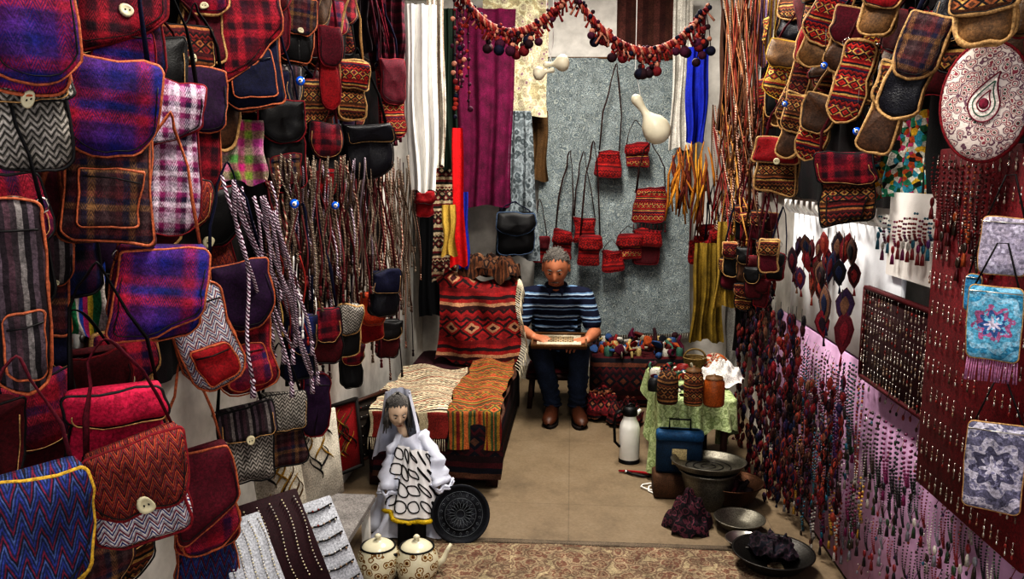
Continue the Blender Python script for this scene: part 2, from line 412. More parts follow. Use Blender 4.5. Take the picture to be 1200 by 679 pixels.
L((60,395,80,470),-1.0,DK_N,DK_N,TR_BK,.5,'round',0,strap=.2)
L((395,405,425,455),-.98,BLK,PL_C,TR_BK,.5,'round',0,strap=.3)
L((440,378,470,420),-.98,DK_R,BLK,TR_BK,.5,'round',0,strap=.3)
drapep('wool_scarf',(250,140,308,215),PL_F,yaw=40,X=-.98,folds=2,amp=.015)
drapep('wool_scarf',(58,300,118,398),pat('vstripe',['2a4a9a','b0306a','c8b040','2a7a50','b8b0a8'],p=.05),yaw=50,X=-1.04,folds=2,amp=.015)
simple('white_wall_patch',P(110,430,X=-1.08)+Vector((0,0,-.02)),(.02,.3,.32),WHT)  # added white panel standing in for a bare patch of wall
# ---------------------------------------------------------------- cords / straps on the left
def cordset(name,X,items,r,mats,n=5,wob=.008,segs=10,tas=True):
    b=MB()
    for it in items:
        u0,v0,u1,v1=it; a=P(u0,v0,X=X+RU(-.05,.05)); c=P(u1,v1,X=X+RU(-.05,.05)); ph=RU(0,6)
        pts=[a.lerp(c,i/segs)+Vector((wob*sin(ph+i*.7),wob*cos(ph*2+i*.6),0)) for i in range(segs+1)]
        mt=random.choice(mats); b.tube(pts,r*RU(.7,1.2),mt,n)
        if tas:
            b.sph(pts[-1]-Vector((0,0,r*2)),r*1.7,mt,6,5); b.lathe([(r*.8,0),(r*1.5,-r*3),(r*1.7,-r*7),(0,-r*7)],mt,6,c=tuple(pts[-1]-Vector((0,0,r*3))))
    return b.obj(name)
BR1=pat('twist',['cec2cc','4a1030','beb0bc','2a0c24'],p=.02,bump=.2,wear=.3); BR2=pat('twist',['b4a696','2a1812','8a7866','1c1012'],p=.014,bump=.2,wear=.25)
BR3=pat('twist',['bcac9a','7a1a20','4a382c','8a6854'],p=.014,bump=.2,wear=.25); BR4=pat('twist',['6e5a4c','1c1210','9a8672','2a1a16'],p=.012,bump=.2,wear=.25)
cordset('braided_strap_bundle',-.85,[(268+i*4+RU(-3,3),205+i*3+RU(-8,8),305+i*5+RU(-8,8),RU(380,450)) for i in range(14)],.0052,[BR1],6,wob=.012)
ITM=[(u+RU(-3,3),RU(180,215),u+RU(-3,16),RU(285,360)) for u in range(318,484,2) for _ in (0,1)]
cordset('braided_strap_bundle',-.9,ITM,.0036,[BR2,BR3,BR2,BR1,BR4,plain('3a261e'),plain('5a1a20')],5,wob=.012)
cordset('braided_strap_bundle',-1.0,[(u+RU(-3,3),RU(185,215),u+RU(-2,10),RU(360,440)) for u in range(336,476,3)],.0045,[BR4,BR3,plain('1e1012'),plain('5a141e'),plain('140e10')],5)
cordset('braided_strap_bundle',-.95,[(450+RU(-20,25),-10,462+RU(-14,14),RU(110,160)) for _ in range(30)],.005,[plain('501226'),plain('741a30'),plain('320e18'),BR3],5)
necks_later=True
drapep('maroon_shawl',(425,-15,478,85),pat('stripe',['400c1e','5a1428','2c0a14'],p=.05),yaw=30,X=-.93,folds=4,amp=.03,bw=.8)
drapep('dark_shawl',(395,-15,432,60),plain('1c1016'),yaw=35,X=-1.0,folds=3,amp=.03)
cordset('bead_strand_bundle',-.88,[(322+i*5,300,330+i*5,RU(360,400)) for i in range(10)],.003,[plain('9a342c'),plain('a88c58'),WHT],5)
drapep('white_scarf',(474,5,512,225),plain('e0deda',wear=.1),yaw=18,X=-.8,folds=3,amp=.03,bw=.9)
drapep('white_scarf',(500,-10,520,195),pat('vstripe',['b8b4aa','8a7a6c','c4c0b6'],p=.03),yaw=15,X=-.82,folds=2,amp=.02)
drapep('dark_dress',(506,20,538,215),plain('101218'),yaw=20,X=-.86,folds=3,amp=.03)
drapep('dark_green_scarf',(518,10,534,200),plain('0e2014'),yaw=20,X=-.78,folds=2,amp=.02)
drapep('patterned_scarf',(505,190,532,330),pat('kilim',['b8a88a','6a1e26','2a2a24','c4b498'],p=.05),yaw=20,X=-.84,folds=2,amp=.02)
drapep('dark_dress',(488,215,530,372),plain('0c0c10'),yaw=30,X=-.98,folds=3,amp=.03)
bag('kilim_purse',(485,228,508,255),-.84,25,RED,RED,TR_RED,.5,'round',0,strap=.3)
drapep('red_sash',(524,150,548,312),plain('b00c14'),yaw=10,Y=4.9,folds=1,amp=.015,tw=.5,bw=.7)
drapep('blue_sash',(536,225,550,315),plain('1a2888'),yaw=10,Y=4.93,folds=1,amp=.01,tw=.8,bw=.8)
drapep('yellow_fringed_scarf',(518,240,534,300),plain('a88c42'),yaw=10,Y=4.85,folds=2,amp=.012)
drapep('purple_dress',(528,10,604,242),pat('plain',['4c0830','68103e'],p=.1),yaw=6,Y=5.45,folds=3,amp=.03,tw=1,bw=.85)
drapep('grey_trousers',(582,130,632,300),pat('motif',['6e767a','485054','848c90','646c70'],p=.05),yaw=0,Y=5.5,folds=2.5,amp=.025,tw=.6,bw=1,tail=.1)
drapep('brown_cloth',(612,130,642,212),plain('523c22'),Y=5.75,folds=2,amp=.02)
drapep('embroidered_cloth',(566,-15,642,136),pat('motif',['8a6a78','bcb098','b0a48c','c8c2a2','a89c7c'],p=.05),Y=5.6,folds=2,amp=.008)
bag('black_pouch',(580,252,626,300),None,8,BLK,BLK,plain('3a4a60'),.5,'point',0,strap=.1,Y=5.35)
# ---------------------------------------------------------------- back wall
kil=pat('paisley',['6e7678','8a9292','5a6468','949a96','646e72'],p=.04,warp=.02,wear=.3)
b=MB()
tl=P(640,68,Y=5.86);tr=P(806,68,Y=5.86);bl=P(622,395,Y=5.80);brr=P(808,390,Y=5.80)
kc=(tl+tr+bl+brr)/4
def kf(s,t):
    p=(tl.lerp(tr,s)).lerp(bl.lerp(brr,s),t)-kc
    return (p.x,p.y-.016*sin(6*s+3*t)-.008*sin(14*s)-.006*sin(25*s+9*t),p.z+.006*sin(20*s)*(t>.9))
b.grid(kf,50,50,kil)
fr=plain('9a968c')
for i in range(70):
    p=bl.lerp(brr,i/69)-kc; b.tube([(p.x,p.y-.02,p.z),(p.x+RU(-.005,.005),p.y-.022,p.z-.05)],.003,fr,4)
b.tube([tl-kc,tr-kc],.008,WOOD,6)
b.obj('grey_wall_carpet',kc)
simple('brown_wall_panel',P(759,45,Y=5.93),(.44,.03,.6),pat('vstripe',['462820','54302a','3c1e1a'],p=.12),.005)
drapep('blue_cloth',(806,55,831,168),plain('12248e'),Y=5.4,folds=2,amp=.03)
drapep('white_curtain',(790,-10,812,175),plain('bcb8b0'),Y=5.7,folds=2,amp=.03)
def kp(box,Y,body,flap,st=.4,**k): bag('kilim_purse',box,None,0,body,flap,k.pop('trim',TR_RED),.5,'round',0,strap=st,rb=.12,Y=Y,smat=plain('2a1210'),depth=.035,**k)
KR=pat('kilim',['6e0e14','98201c','540c12','7e1418'],p=.04,q=.04)
kp((699,177,730,208),5.72,KR,None,.62); kp((732,171,760,195),5.75,KL_R,KR,.2)
kp((740,220,782,262),5.7,KL_R,None,.35); kp((648,272,672,305),5.72,KR,KR,.6); kp((671,256,698,284),5.74,KR,None,.5)
kp((677,279,704,311),5.66,KR,KR,.7); kp((704,294,731,318),5.68,KR,None,.1); kp((724,277,752,304),5.7,KL_R,KR,.1)
kp((742,272,775,310),5.72,DK_R,KR,.12); kp((624,280,644,308),5.7,KR,DK_R,.3)
b=MB(); q=P(761,262,Y=5.7)
for i in range(9):
    a=q+Vector((-.11+.0275*i,-.01,0)); b.tube([a,a-Vector((0,0,.05))],.003,DK_R,5); b.sph(a-Vector((0,0,.055)),.009,DK_R,6,5)
b.obj('purse_tassels')
# ---------------------------------------------------------------- garlands
POM=[plain('6a1a20'),plain('8e3026'),plain('2a0e18'),plain('a87460'),plain('42142c'),plain('12122a')]
def garland(name,a,m,c,Y,hang):
    b=MB(); A=P(*a,Y=Y);Mi=P(*m,Y=Y);C=P(*c,Y=Y)
    n=110
    ctrl=Mi*2-(A+C)/2
    for k in range(3):
        pts=[]
        for i in range(n+1):
            t=i/n; p=A*(1-t)**2+ctrl*2*t*(1-t)+C*t*t; pts.append(p+Vector((0,.012*cos(i*.9+k*2.1),.012*sin(i*.9+k*2.1))))
        b.tube(pts,.006,[POM[0],POM[1],POM[3]][k],5)
    for i in range(0,n,1):
        t=i/n; p=A*(1-t)**2+ctrl*2*t*(1-t)+C*t*t
        b.sph(p+Vector((RU(-.015,.015),RU(-.02,.02),RU(-.02,.015))),RU(.005,.010),random.choice(POM),7,5)
        if i%2==0:
            q=p+Vector((RU(-.03,.03),RU(-.02,.02),-RU(.03,.05))); b.tube([p,q],[.002,.005],random.choice([POM[0],POM[3],POM[1]]),5)
    for t,Ln in hang:
        p=A*(1-t)**2+ctrl*2*t*(1-t)+C*t*t
        for k in range(3):
            q=p+Vector((RU(-.035,.035),RU(-.02,.02),-Ln*RU(.7,1)))
            b.tube([p,p.lerp(q,.5)+Vector((.004,0,0)),q],.002,POM[2],4)
            for j in range(3): b.sph(p.lerp(q,.4+.3*j)+Vector((0,0,0)),RU(.008,.012),POM[(j+k)%6],7,5)
            b.sph(q,RU(.014,.021),random.choice([POM[2],POM[5],POM[4],POM[0]]),10,8)
    b.obj(name)
garland('pompom_garland',(540,-8),(600,38),(668,-8),3.0,[(.3,.08),(.45,.08),(.55,.08),(.7,.07)])
garland('pompom_garland',(672,-8),(752,60),(830,8),3.0,[(.15,.07),(.3,.07),(.5,.11),(.62,.10),(.8,.07),(.98,.2),(.93,.1)])
b=MB()
for k in range(5):
    u=532+k*4; a=P(u,-10,Y=3.05);
    c=P(u+RU(-4,4),RU(90,140),Y=3.05)
    b.tube([a,c],.0025,POM[2],4)
    for j in range(15): b.sph(a.lerp(c,j/14)+Vector((RU(-.008,.008),0,0)),RU(.005,.011),random.choice(POM),8,6)
b.obj('pompom_strand')
def gourd(name,belly,neck,Y,r,string=True):
    Bp=P(*belly,Y=Y);Np=P(*neck,Y=Y);b=MB(); d=(Np-Bp);Ln=d.length
    g=plain('ccc4ae',.4,bump=.05,wear=.15)
    ts=[-.45,-.43,-.36,-.2,.0,.2,.35,.47,.6,.75,.9,1.0,1.06,1.08]
    rs=[.02,.35,.75,1,1.05,.85,.5,.3,.26,.33,.42,.36,.18,.02]
    b.tube([Bp+d.normalized()*(t*max(Ln,r*2.2)) for t in ts],[r*x for x in rs],g,16)
    b.tube([Bp.lerp(Np,.6),Vector((Np.x,Y,Np.z+.1)),Vector((Np.x,Y,3.1))],.0015,WHT,4)
    b.obj(name)
gourd('white_gourd',(768,150),(744,114),3.0,.048)
gourd('white_gourd',(658,74),(640,76),3.1,.03); gourd('white_gourd',(632,86),(648,82),3.1,.025)
# ---------------------------------------------------------------- rug-covered bench and seat
def boxrug(name,x0,x1,y0,y1,z,mat,drop=.25,fringe=True,ov=.0,lump=.01,fr2=None):
    b=MB(); cx,cy=(x0+x1)/2,(y0+y1)/2
    W=x1-x0;Ln=y1-y0
    def fn(s,t):
        l=t*(Ln+drop)
        if l<drop: y=y0-.012-.01*sin(s*9);zz=z-(drop-l)
        else: y=y0+(l-drop); zz=z
        if abs(l-drop)<.03: zz-=.006
        x=x0+W*s
        return (x-cx+.010*sin(t*11)+.006*sin(t*29),y-cy,zz-z+.014+lump*sin(s*8+t*5)*(l>drop)+lump*.7*sin(t*13+1+s*4)*(l>drop))
    b.grid(fn,24,60,mat)
    if fringe:
        for i in range(int(W/.010)):
            x=-W/2+i*.010; b.tube([(x,y0-cy-.014,-drop+.01),(x+RU(-.006,.006),y0-cy-.018,-drop-.05)],.0025,CREAM,4)
    return b.obj(name,(cx,cy,z))
b=MB(); wd=plain('3a2016',.6)
b.box((0,0,.19),(.66,1.5,.34),pat('stripe',['1c0a0e','34101a','10101c','3e1418','1c0c10'],p=.16,axes='yz'),bev=.03)
for sx in(-.3,.3):
    for sy in(-.7,.7): b.box((sx,sy,.03),(.06,.06,.06),wd)
b.warp(.012,3,4)
b.obj('low_sofa',(-.68,4.5,0.005))
KC=pat('kilim',['c4b89c','52201e','ccc2a8','2a2220','c0b498','7e2c26'],p=.085,q=.05,axes='xy',warp=.002,wear=.4)
KO=pat('kilim',['8a3822','aa6236','465230','94702e','70201c','56542f'],p=.07,q=.075,axes='xy',warp=.002,wear=.4)
boxrug('dark_red_rug',-.98,-.335,3.73,5.1,.352,pat('kilim',['240e14','42121a','10101c','54382a'],p=.1,q=.09,axes='xz'),drop=.30,fringe=False,lump=.002)
boxrug('cream_kilim',-.99,-.6,3.72,4.6,.40,KC,drop=.14,lump=.012)
boxrug('striped_kilim',-.6,-.34,3.72,4.85,.405,KO,drop=.20,fringe=False,lump=.010)
KRD=pat('kilim',['6e1014','84181a','240e10','801816','9a7458','340f12'],p=.13,q=.1,axes='xz',warp=.012)
b=MB()
prof=[(0,-.05),(.02,.12),(.05,.3),(.12,.45),(.24,.5),(.34,.46),(.36,.3)]
def rk(s,t):
    i=min(int(t*(len(prof)-1)),len(prof)-2); f=t*(len(prof)-1)-i
    y=prof[i][0]*(1-f)+prof[i+1][0]*f; z=prof[i][1]*(1-f)+prof[i+1][1]*f
    return ((s-.5)*.5+.03*sin(t*6)+.02*s*sin(t*13),y-.06*sin(s*pi)+.020*sin(s*14+t*3)+.018*sin(t*17+s*5),z+.04*sin(s*5+1)-.06*(s<.12)*(t>.5)+.012*sin(s*19))
b.grid(rk,40,40,KRD)
for i in range(56):
    p=rk(1,i/55*.8); b.tube([p,(p[0]+.03,p[1]-.01,p[2]-.02),(p[0]+.04+RU(-.01,.01),p[1]-.02,p[2]-.085)],.003,CREAM,4)
b.obj('red_kilim_throw',(-.6,4.82,.42))
b=MB()
b.box((0,.2,.35),(.5,.14,.5),wd,bev=.02); b.box((0,.1,.22),(.46,.3,.12),plain('3a1a1a'),bev=.03)
b.obj('sofa_backrest',(-.6,4.9,.22))
b=MB(); RB=pat('kilim',['3a2418','5e3a24','24140f','70503a'],p=.05,axes='xy')
def pile(s,t):
    A=2*pi*s; r=.2*sin(min(1,t*1.15)*pi/2)
    z=.12*cos(t*pi/2)**.7+.022*sin(A*4+t*9)+.02*sin(A*7-t*6)
    return (r*cos(A)*(1+.12*sin(3*A)),r*.55*sin(A)*(1+.15*sin(2*A+1)),z)
b.grid(pile,60,20,RB,wrap=True)
b.warp(.03,9,2)
b.obj('rumpled_brown_rug',(-.53,5.03,.90))
# ---------------------------------------------------------------- man
def empt(name,loc=(0,0,0)):
    e=bpy.data.objects.new(name,None); bpy.context.scene.collection.objects.link(e); e.location=loc; e.empty_display_size=.1; return e
def cone(b,p,q,r0,r1,mat,n=14,fl=1.0):
    p=Vector(p);q=Vector(q);b.tube([p.lerp(q,i/4) for i in range(5)],[r0+(r1-r0)*i/4 for i in range(5)],mat,n,flat=fl)
    b.sph(p,r0,mat,12,9); b.sph(q,r1,mat,12,9)
def loft(b,secs,mat,n=24):
    vs=[]
    for c,rx,ry in secs:
        for j in range(n):
            A=2*pi*j/n; vs.append((c[0]+rx*cos(A),c[1]+ry*sin(A),c[2]))
    k=len(secs)
    fs=[(i*n+j,i*n+(j+1)%n,(i+1)*n+(j+1)%n,(i+1)*n+j) for i in range(k-1) for j in range(n)]
    fs.append(tuple(range(n))[::-1]);fs.append(tuple((k-1)*n+j for j in range(n)))
    b.add(vs,fs,mat)
def remesh(o,vox,sm=4):
    m=o.modifiers.new('r','REMESH'); m.mode='VOXEL'; m.voxel_size=vox; m.use_smooth_shade=True
    m=o.modifiers.new('s','SMOOTH'); m.iterations=sm; m.factor=.5
def hand(b,wrist,d,nrm,mat,sc=1.0,side=1,curl=.5):
    w=Vector(wrist); d=Vector(d).normalized(); nrm=Vector(nrm).normalized(); s=d.cross(nrm).normalized()*side; nrm=(s.cross(d)*side).normalized()
    lens=[.066,.074,.070,.055]
    for i in range(4):
        o=(i-1.5)*.0195
        k0=w+s*(o*.6)*sc+d*.01*sc; k1=w+s*o*sc+d*(.088-.004*abs(i-1))*sc
        cone(b,k0,k1,.0145*sc,.0115*sc,mat,10)
        p=k1; a=.25+curl*.3
        for j,fr_ in enumerate((.45,.32,.23)):
            dd=(d*cos(a)-nrm*sin(a)+s*(i-1.5)*.05)
            q=p+dd*lens[i]*fr_*1.15*sc; cone(b,p,q,(.0092-.0008*j)*sc,(.0085-.0009*j)*sc,mat,8); p=q; a+=curl*.75
    t0=w+s*(-.022)*sc+d*.02*sc-nrm*.004; t1=t0+(-s*.028+d*.03-nrm*.012)*sc; t2=t1+(d*.03-s*.008-nrm*.008)*sc; t3=t2+(d*.024+s*.004-nrm*.006)*sc
    cone(b,t0,t1,.014*sc,.011*sc,mat,8);cone(b,t1,t2,.0105*sc,.0095*sc,mat,8);cone(b,t2,t3,.0095*sc,.0075*sc,mat,8)
def head(par,loc,rot,skin,hair,sc=1.0,short=True,mous=True):
    b=MB()
    def g(x,z,cx,cz,s): return math.exp(-((x-cx)**2+(z-cz)**2)/(2*s*s))
    def pt(th,ph,off=0):
        x=.073*sin(ph)*sin(th); y=-.093*sin(ph)*cos(th); z=.115*cos(ph)
        fz=max(0,-z/.115)
        x*=1-.30*fz**1.5;
        if y>0: y*=1-.35*fz
        if y<0:
            f=max(0,-y/.093)**.5
            dy=.026*g(x,z,0,-.022,.010)+.014*g(x,z,0,.0,.009)+.008*g(x,z,0,.028,.03)-.012*g(x,z,.03,.008,.013)-.012*g(x,z,-.03,.008,.013)
            dy+=.006*g(x,z,0,-.056,.014)+.010*g(x,z,0,-.092,.016)+.005*g(x,z,.04,-.025,.015)+.005*g(x,z,-.04,-.025,.015)-.003*g(x,z,0,-.072,.01)
            y-=dy*f
        v=Vector((x,y,z));
        return v*(1+off)
    b.grid(lambda u,v:pt(2*pi*u,pi*(.001+.998*v)),64,48,skin,wrap=True)
    for sx in(-1,1):
        b.sph((sx*.075,.005,.0),(.008,.018,.031),skin,10,8); b.sph((sx*.078,.0,-.02),(.006,.010,.012),skin,8,6)
        b.sph((sx*.028,-.080,.007),(.0125,.008,.008),WHT,10,8); b.sph((sx*.028,-.0865,.003),(.0055,.003,.0055),BLK,8,6)
        b.sph((sx*.028,-.081,.012),(.0145,.0095,.0065),skin,10,8)
        b.tube([(sx*(.012+.01*i),-.0935+.0035*i,.024+.003*sin(i)) for i in range(4)],[.0025,.004,.004,.002],hair,6)
    b.tube([(-.024,-.088,-.062),(-.01,-.099,-.059),(0,-.1,-.0605),(.01,-.099,-.059),(.024,-.088,-.062)],[.001,.003,.0035,.003,.001],plain('8a4a3c',.6),6)
    if mous: b.tube([(-.026,-.087,-.053),(-.012,-.100,-.047),(0,-.102,-.045),(.012,-.100,-.047),(.026,-.087,-.053)],[.001,.0035,.004,.0035,.001],hair,8)
    def lim_(th):
        front=max(0,cos(th)); back=max(0,-cos(th)); side=1-abs(cos(th))
        return .50-.25*front**.55+.17*back+.03*sin(th*9)*.5+.02*sin(th*17)-.02*side
    def hr(u,v):
        th=2*pi*u
        p=pt(th,pi*lim_(th)*(.001+v*.999),.03*(1-v**6)+.004)
        return p*(1+.02*noise.noise(p*90)*(1-v))
    b.grid(hr,90,26,hair,wrap=True)
    for k in range(420):
        th=RU(0,2*pi); ph=pi*lim_(th)*sqrt(RU(.02,1.05)); p=pt(th,ph,.02)
        nrm=p.normalized(); dirv=(Vector((nrm.x*.25,.5,-.15+nrm.z*.2))).normalized()
        p1=p+dirv*.010+nrm*.004; p2=p+dirv*.02+nrm*.003
        b.tube([p,p1,p2],[.0022,.002,.0006],hair,4)
    o=b.obj('head',loc,rot,parent=par); o.scale=(sc,)*3; return o
SK=plain('a87054',.5,bump=.1,wear=.12); HG=pat('plain',['3a3634','8a847e'],p=.006,bump=.8)
man=empt('seated_man',(0,0,0))
MX=-.095
shirt=pat('stripe',['10162e','10162e','10162e','10162e','6a86a4','10162e','10162e','a4b4c4','6a86a4','10162e'],p=.075,bump=.2,wear=.25,warp=.008)
b=MB()
loft(b,[((MX,5.29,.30),.15,.11),((MX,5.29,.36),.165,.125),((MX,5.26,.46),.165,.13),((MX,5.20,.56),.165,.125),((MX,5.13,.66),.178,.12),((MX,5.08,.74),.185,.11),((MX,5.05,.80),.165,.09),((MX,5.03,.835),.11,.07),((MX,5.015,.86),.065,.06)],shirt)
sh=[(MX-.18,5.06,.775),(MX+.18,5.06,.775)]
el=[(MX-.235,5.02,.565),(MX+.25,5.02,.555)]
wr=[(MX-.135,4.86,.552),(MX+.20,4.85,.540)]
for i in(0,1):
    sgn=-1 if i==0 else 1
    cone(b,(MX+sgn*.10,5.05,.785),sh[i],.07,.066,shirt)
    e=Vector(sh[i]).lerp(Vector(el[i]),.72); cone(b,sh[i],e,.066,.062,shirt)
for k in range(6):
    b.tube([(MX-.14+.28*j/8,5.12-.012*sin(j)-.012*k,.42+.055*k+.018*sin(j*.9+k)) for j in range(9)],.014,shirt,6)
o=b.obj('shirt',parent=man); remesh(o,.008,3)
b=MB()
for i in(0,1):
    e=Vector(sh[i]).lerp(Vector(el[i]),.4); cone(b,e,el[i],.046,.040,SK)
    mid=Vector(el[i]).lerp(Vector(wr[i]),.35); cone(b,el[i],mid,.041,.040,SK); cone(b,mid,wr[i],.040,.025,SK)
    if i==0: hand(b,wr[i],(.75,-.55,-.05),(.1,-.3,1),SK,1.0,1,.6)
    else: hand(b,wr[i],(-.75,-.5,-.1),(0,-.3,1),SK,1.0,-1,.6)
cone(b,(MX,5.03,.81),(MX,4.96,.92),.052,.05,SK)
o=b.obj('arms_and_neck',parent=man); remesh(o,.004,2)
b=MB(); nav=plain('121a34')
b.tube([(MX+.062*sin(a),5.01-.058*cos(a)-.004,.862+.012*cos(a+pi)) for a in [2*pi*i/20 for i in range(20)]],.011,nav,8,closed=True)
b.pillow([(MX-.012,.855),(MX-.055,.845),(MX-.04,.795)],4.935,4.95,nav); b.pillow([(MX+.012,.855),(MX+.055,.845),(MX+.04,.795)],4.935,4.95,nav)
o=b.obj('collar',parent=man)
jean=pat('plain',['141c2e','263248'],p=.06,bump=.4)
b=MB()
hip=[(MX-.085,5.27,.37),(MX+.085,5.27,.37)]; kn=[(-.185,4.90,.455),(.055,4.89,.455)]; an=[(-.11,4.93,.10),(.045,4.92,.10)]
cone(b,hip[0],hip[1],.11,.11,jean)
for i in(0,1):
    cone(b,hip[i],kn[i],.098,.07,jean); cone(b,kn[i],an[i],.070,.050,jean)
    for k in range(5):
        z0=.13+.04*k; r0=.055+.003*k; cx=an[i][0]+(kn[i][0]-an[i][0])*(z0-.1)/.355
        b.tube([(cx+r0*cos(a),an[i][1]+r0*sin(a),z0+.014*sin(a*2+k)) for a in [2*pi*j/14 for j in range(14)]],.007,jean,6,closed=True)
o=b.obj('jeans',parent=man); remesh(o,.008,2)
shoe=plain('4a2a1a',.45,bump=.1); sole=plain('1a120e')
for i in(0,1):
    b=MB(); x,y=an[i][0],an[i][1]; dx=-.02 if i==0 else .03
    secs=[(.05,.035,.05),(.0,.04,.055),(-.06,.043,.045),(-.12,.048,.035),(-.17,.045,.028),(-.2,.03,.02),(-.212,.008,.008)]
    n=14;vs=[]
    for yy,w,h in secs:
        for j in range(n):
            A=2*pi*j/n; vs.append((x+dx*(-yy)/.2+w*cos(A),y+yy,max(.012,.02+h*.9+h*sin(A)*1.0)))
    fs=[(k*n+j,k*n+(j+1)%n,(k+1)*n+(j+1)%n,(k+1)*n+j) for k in range(len(secs)-1) for j in range(n)]; fs.append(tuple(range(n)))
    b.add(vs,fs,shoe)
    so=[(x+dx*.5+.05*cos(a),y-.075+.14*sin(a)) for a in [2*pi*k/20 for k in range(20)]]
    b.add([(p[0],p[1],.001) for p in so]+[(p[0],p[1],.022) for p in so],[(k,(k+1)%20,20+(k+1)%20,20+k) for k in range(20)]+[tuple(range(20))[::-1],tuple(range(20,40))],sole)
    b.tube([(an[i][0]+.056*cos(a),an[i][1]+.056*sin(a),.10) for a in [2*pi*k/16 for k in range(16)]],.006,jean,6,closed=True)
    b.obj('shoe_%d'%(i+1),parent=man)
head(man,(MX+.0,4.92,.985),(radians(24),0,radians(-4)),SK,HG,1.08)
b=MB(); b.box((0,0,0),(.34,.24,.014),plain('4a2e1c',.5),bev=.004)
for sx in(-1,1): b.box((sx*.165,0,.012),(.012,.24,.02),WOOD)
for sy in(-1,1): b.box((0,sy*.115,.012),(.34,.012,.02),WOOD)
b.box((0,0,.012),(.27,.17,.006),CREAM); b.box((.01,0,.017),(.16,.09,.005),pat('diamond',['6a4426','b0a080','42201a'],p=.03,axes='xy'))
b.obj('craft_board',(MX+.025,4.83,.528),(radians(8),0,0))
b=MB(); b.box((0,0,.22),(.4,.34,.04),wd,bev=.01)
for sx in(-.16,.16):
    for sy in(-.13,.13): b.tube([(sx*1.1,sy*1.1,0),(sx,sy,.21)],.018,wd,8)
b.box((0,0,.25),(.38,.32,.03),DK_R,bev=.012)
b.obj('low_stool',(MX,5.3,-.0))
# ---------------------------------------------------------------- clutter next to man
b=MB(); b.box((0,0,.17),(.62,.46,.34),pat('kilim',['2e0c12','481218','120e16','5e3424'],p=.09,axes='xz'),bev=.02)
b.warp(.012,6,3)
b.obj('rug_covered_chest',(.45,5.45,0.005))
cl=['7a2422','34507a','a89464','22222a','b8b4aa','561632','426658','a05028','141418','8c8676','5e2622','34181e']
def jar(name,loc,r,h,mat,lid=None):
    b=MB(); b.lathe([(0,0),(r*.9,0),(r,h*.08),(r*1.02,h*.5),(r*.98,h*.85),(r*.8,h*.93),(r*.8,h),(r*.7,h),(r*.7,h*.9),(0,h*.9)],mat,20)
    if lid: b.lathe([(0,h*1.12),(r*.1,h*1.12),(r*.12,h*1.05),(r*.8,h*1.02),(r*.85,h*.96)],lid,20)
    return b.obj(name,loc)
for k in range(16):
    u=RU(.17,.74); y=RU(5.25,5.65);
    jar('small_cup',(u,y,.34),RU(.018,.035),RU(.05,.1),plain(random.choice(cl),.5))
def heap(name,loc,n,dx,dy,z0,z1,r0,r1,cols,elong=.8):
    b=MB()
    for k in range(n):
        t=k%4
        c=Vector((RU(-dx,dx),RU(-dy,dy),RU(z0,z1))); m=plain(random.choice(cols)); r=RU(r0,r1)
        Mx=Matrix.Translation(c)@Euler((RU(0,3),RU(0,3),RU(0,3))).to_matrix().to_4x4()
        if t==0: b.box((0,0,0),(r*2.2,r*1.4,r*.7),m,Mx,bev=r*.15)
        elif t==1: b.tube([(-r*2,0,0),(-r,r*.6,0),(r*.2,0,r*.4),(r*1.8,-r*.5,0)],[r*.3,r*.4,r*.4,r*.25],m,6,M=Mx)
        elif t==2: b.lathe([(0,-r*.6),(r*.6,-r*.6),(r*.8,0),(r*.75,r*.6),(r*.6,r*.6),(r*.6,-r*.4),(0,-r*.4)],m,12,Mx)
        else: b.pillow([(r*1.2*cos(a)*(1+.2*sin(3*a)),r*1.2*sin(a)) for a in [2*pi*i/12 for i in range(12)]],-r*.2,r*.2,m,Mx)
    b.obj(name,loc)
heap('trinket_pile',(.45,5.40,.34),90,.29,.2,.01,.09,.015,.035,cl)
def clothpile(name,loc,r,h,mat,seed):
    b=MB()
    def f(s,t):
        A=2*pi*s; rr=r*sin(min(1,t*1.1)*pi/2)
        return (rr*cos(A)*(1+.15*sin(3*A+seed)),rr*sin(A)*(1+.1*sin(5*A)),max(.005,h*(1-t)**.6*(1+.2*sin(A*6+t*8)+.12*sin(A*11-t*15))-.0+.01*sin(A*11)*t))
    b.grid(f,90,26,mat,wrap=True); b.warp(.028,18,seed)
    b.obj(name,loc)
clothpile('folded_red_textile',(.20,4.98,.02),.12,.16,pat('kilim',['52121a','741c20','1c0c12','8a5a40'],p=.05),1)
clothpile('folded_red_textile',(.34,4.86,.02),.11,.12,pat('kilim',['3a0e14','5e1a1e','1c0c12','6a3a2a'],p=.05),2)
# ---------------------------------------------------------------- table with green cloth
TX=.625
b=MB(); tz=.46
b.box((0,0,tz-.015),(.34,.62,.03),wd)
for sx in(-.14,.14):
    for sy in(-.28,.28): b.tube([(sx,sy,0),(sx,sy,tz-.03)],.018,wd,8)
b.obj('low_table',(TX,4.15,0))
gr=pat('motif',['9aa878','a8b688','8c9a6a','b4c092','9aa87a'],p=.045,axes='xy',wear=.3)
b=MB()
def tc(s,t):
    A=2*pi*s;
    cx,cy=cos(A),sin(A); m=max(abs(cx),abs(cy)); X=cx/m*.19; Yy=cy/m*.33
    if t<.4: return (X*t/.4,Yy*t/.4,tz+.008)
    q=(t-.4)/.6; flare=1+.08*q+.10*q*sin(A*11)+.05*q*sin(A*23)
    return (X*flare,Yy*flare,tz+.008-q*(.26+.15*sin(A*2+.5)-.04*sin(A)))
b.grid(tc,140,26,gr,wrap=True); b.obj('green_tablecloth',(TX,4.15,0))
JP=pat('kilim',['3a2218','86603a','221510','5e341e'],p=.035,q=.03)
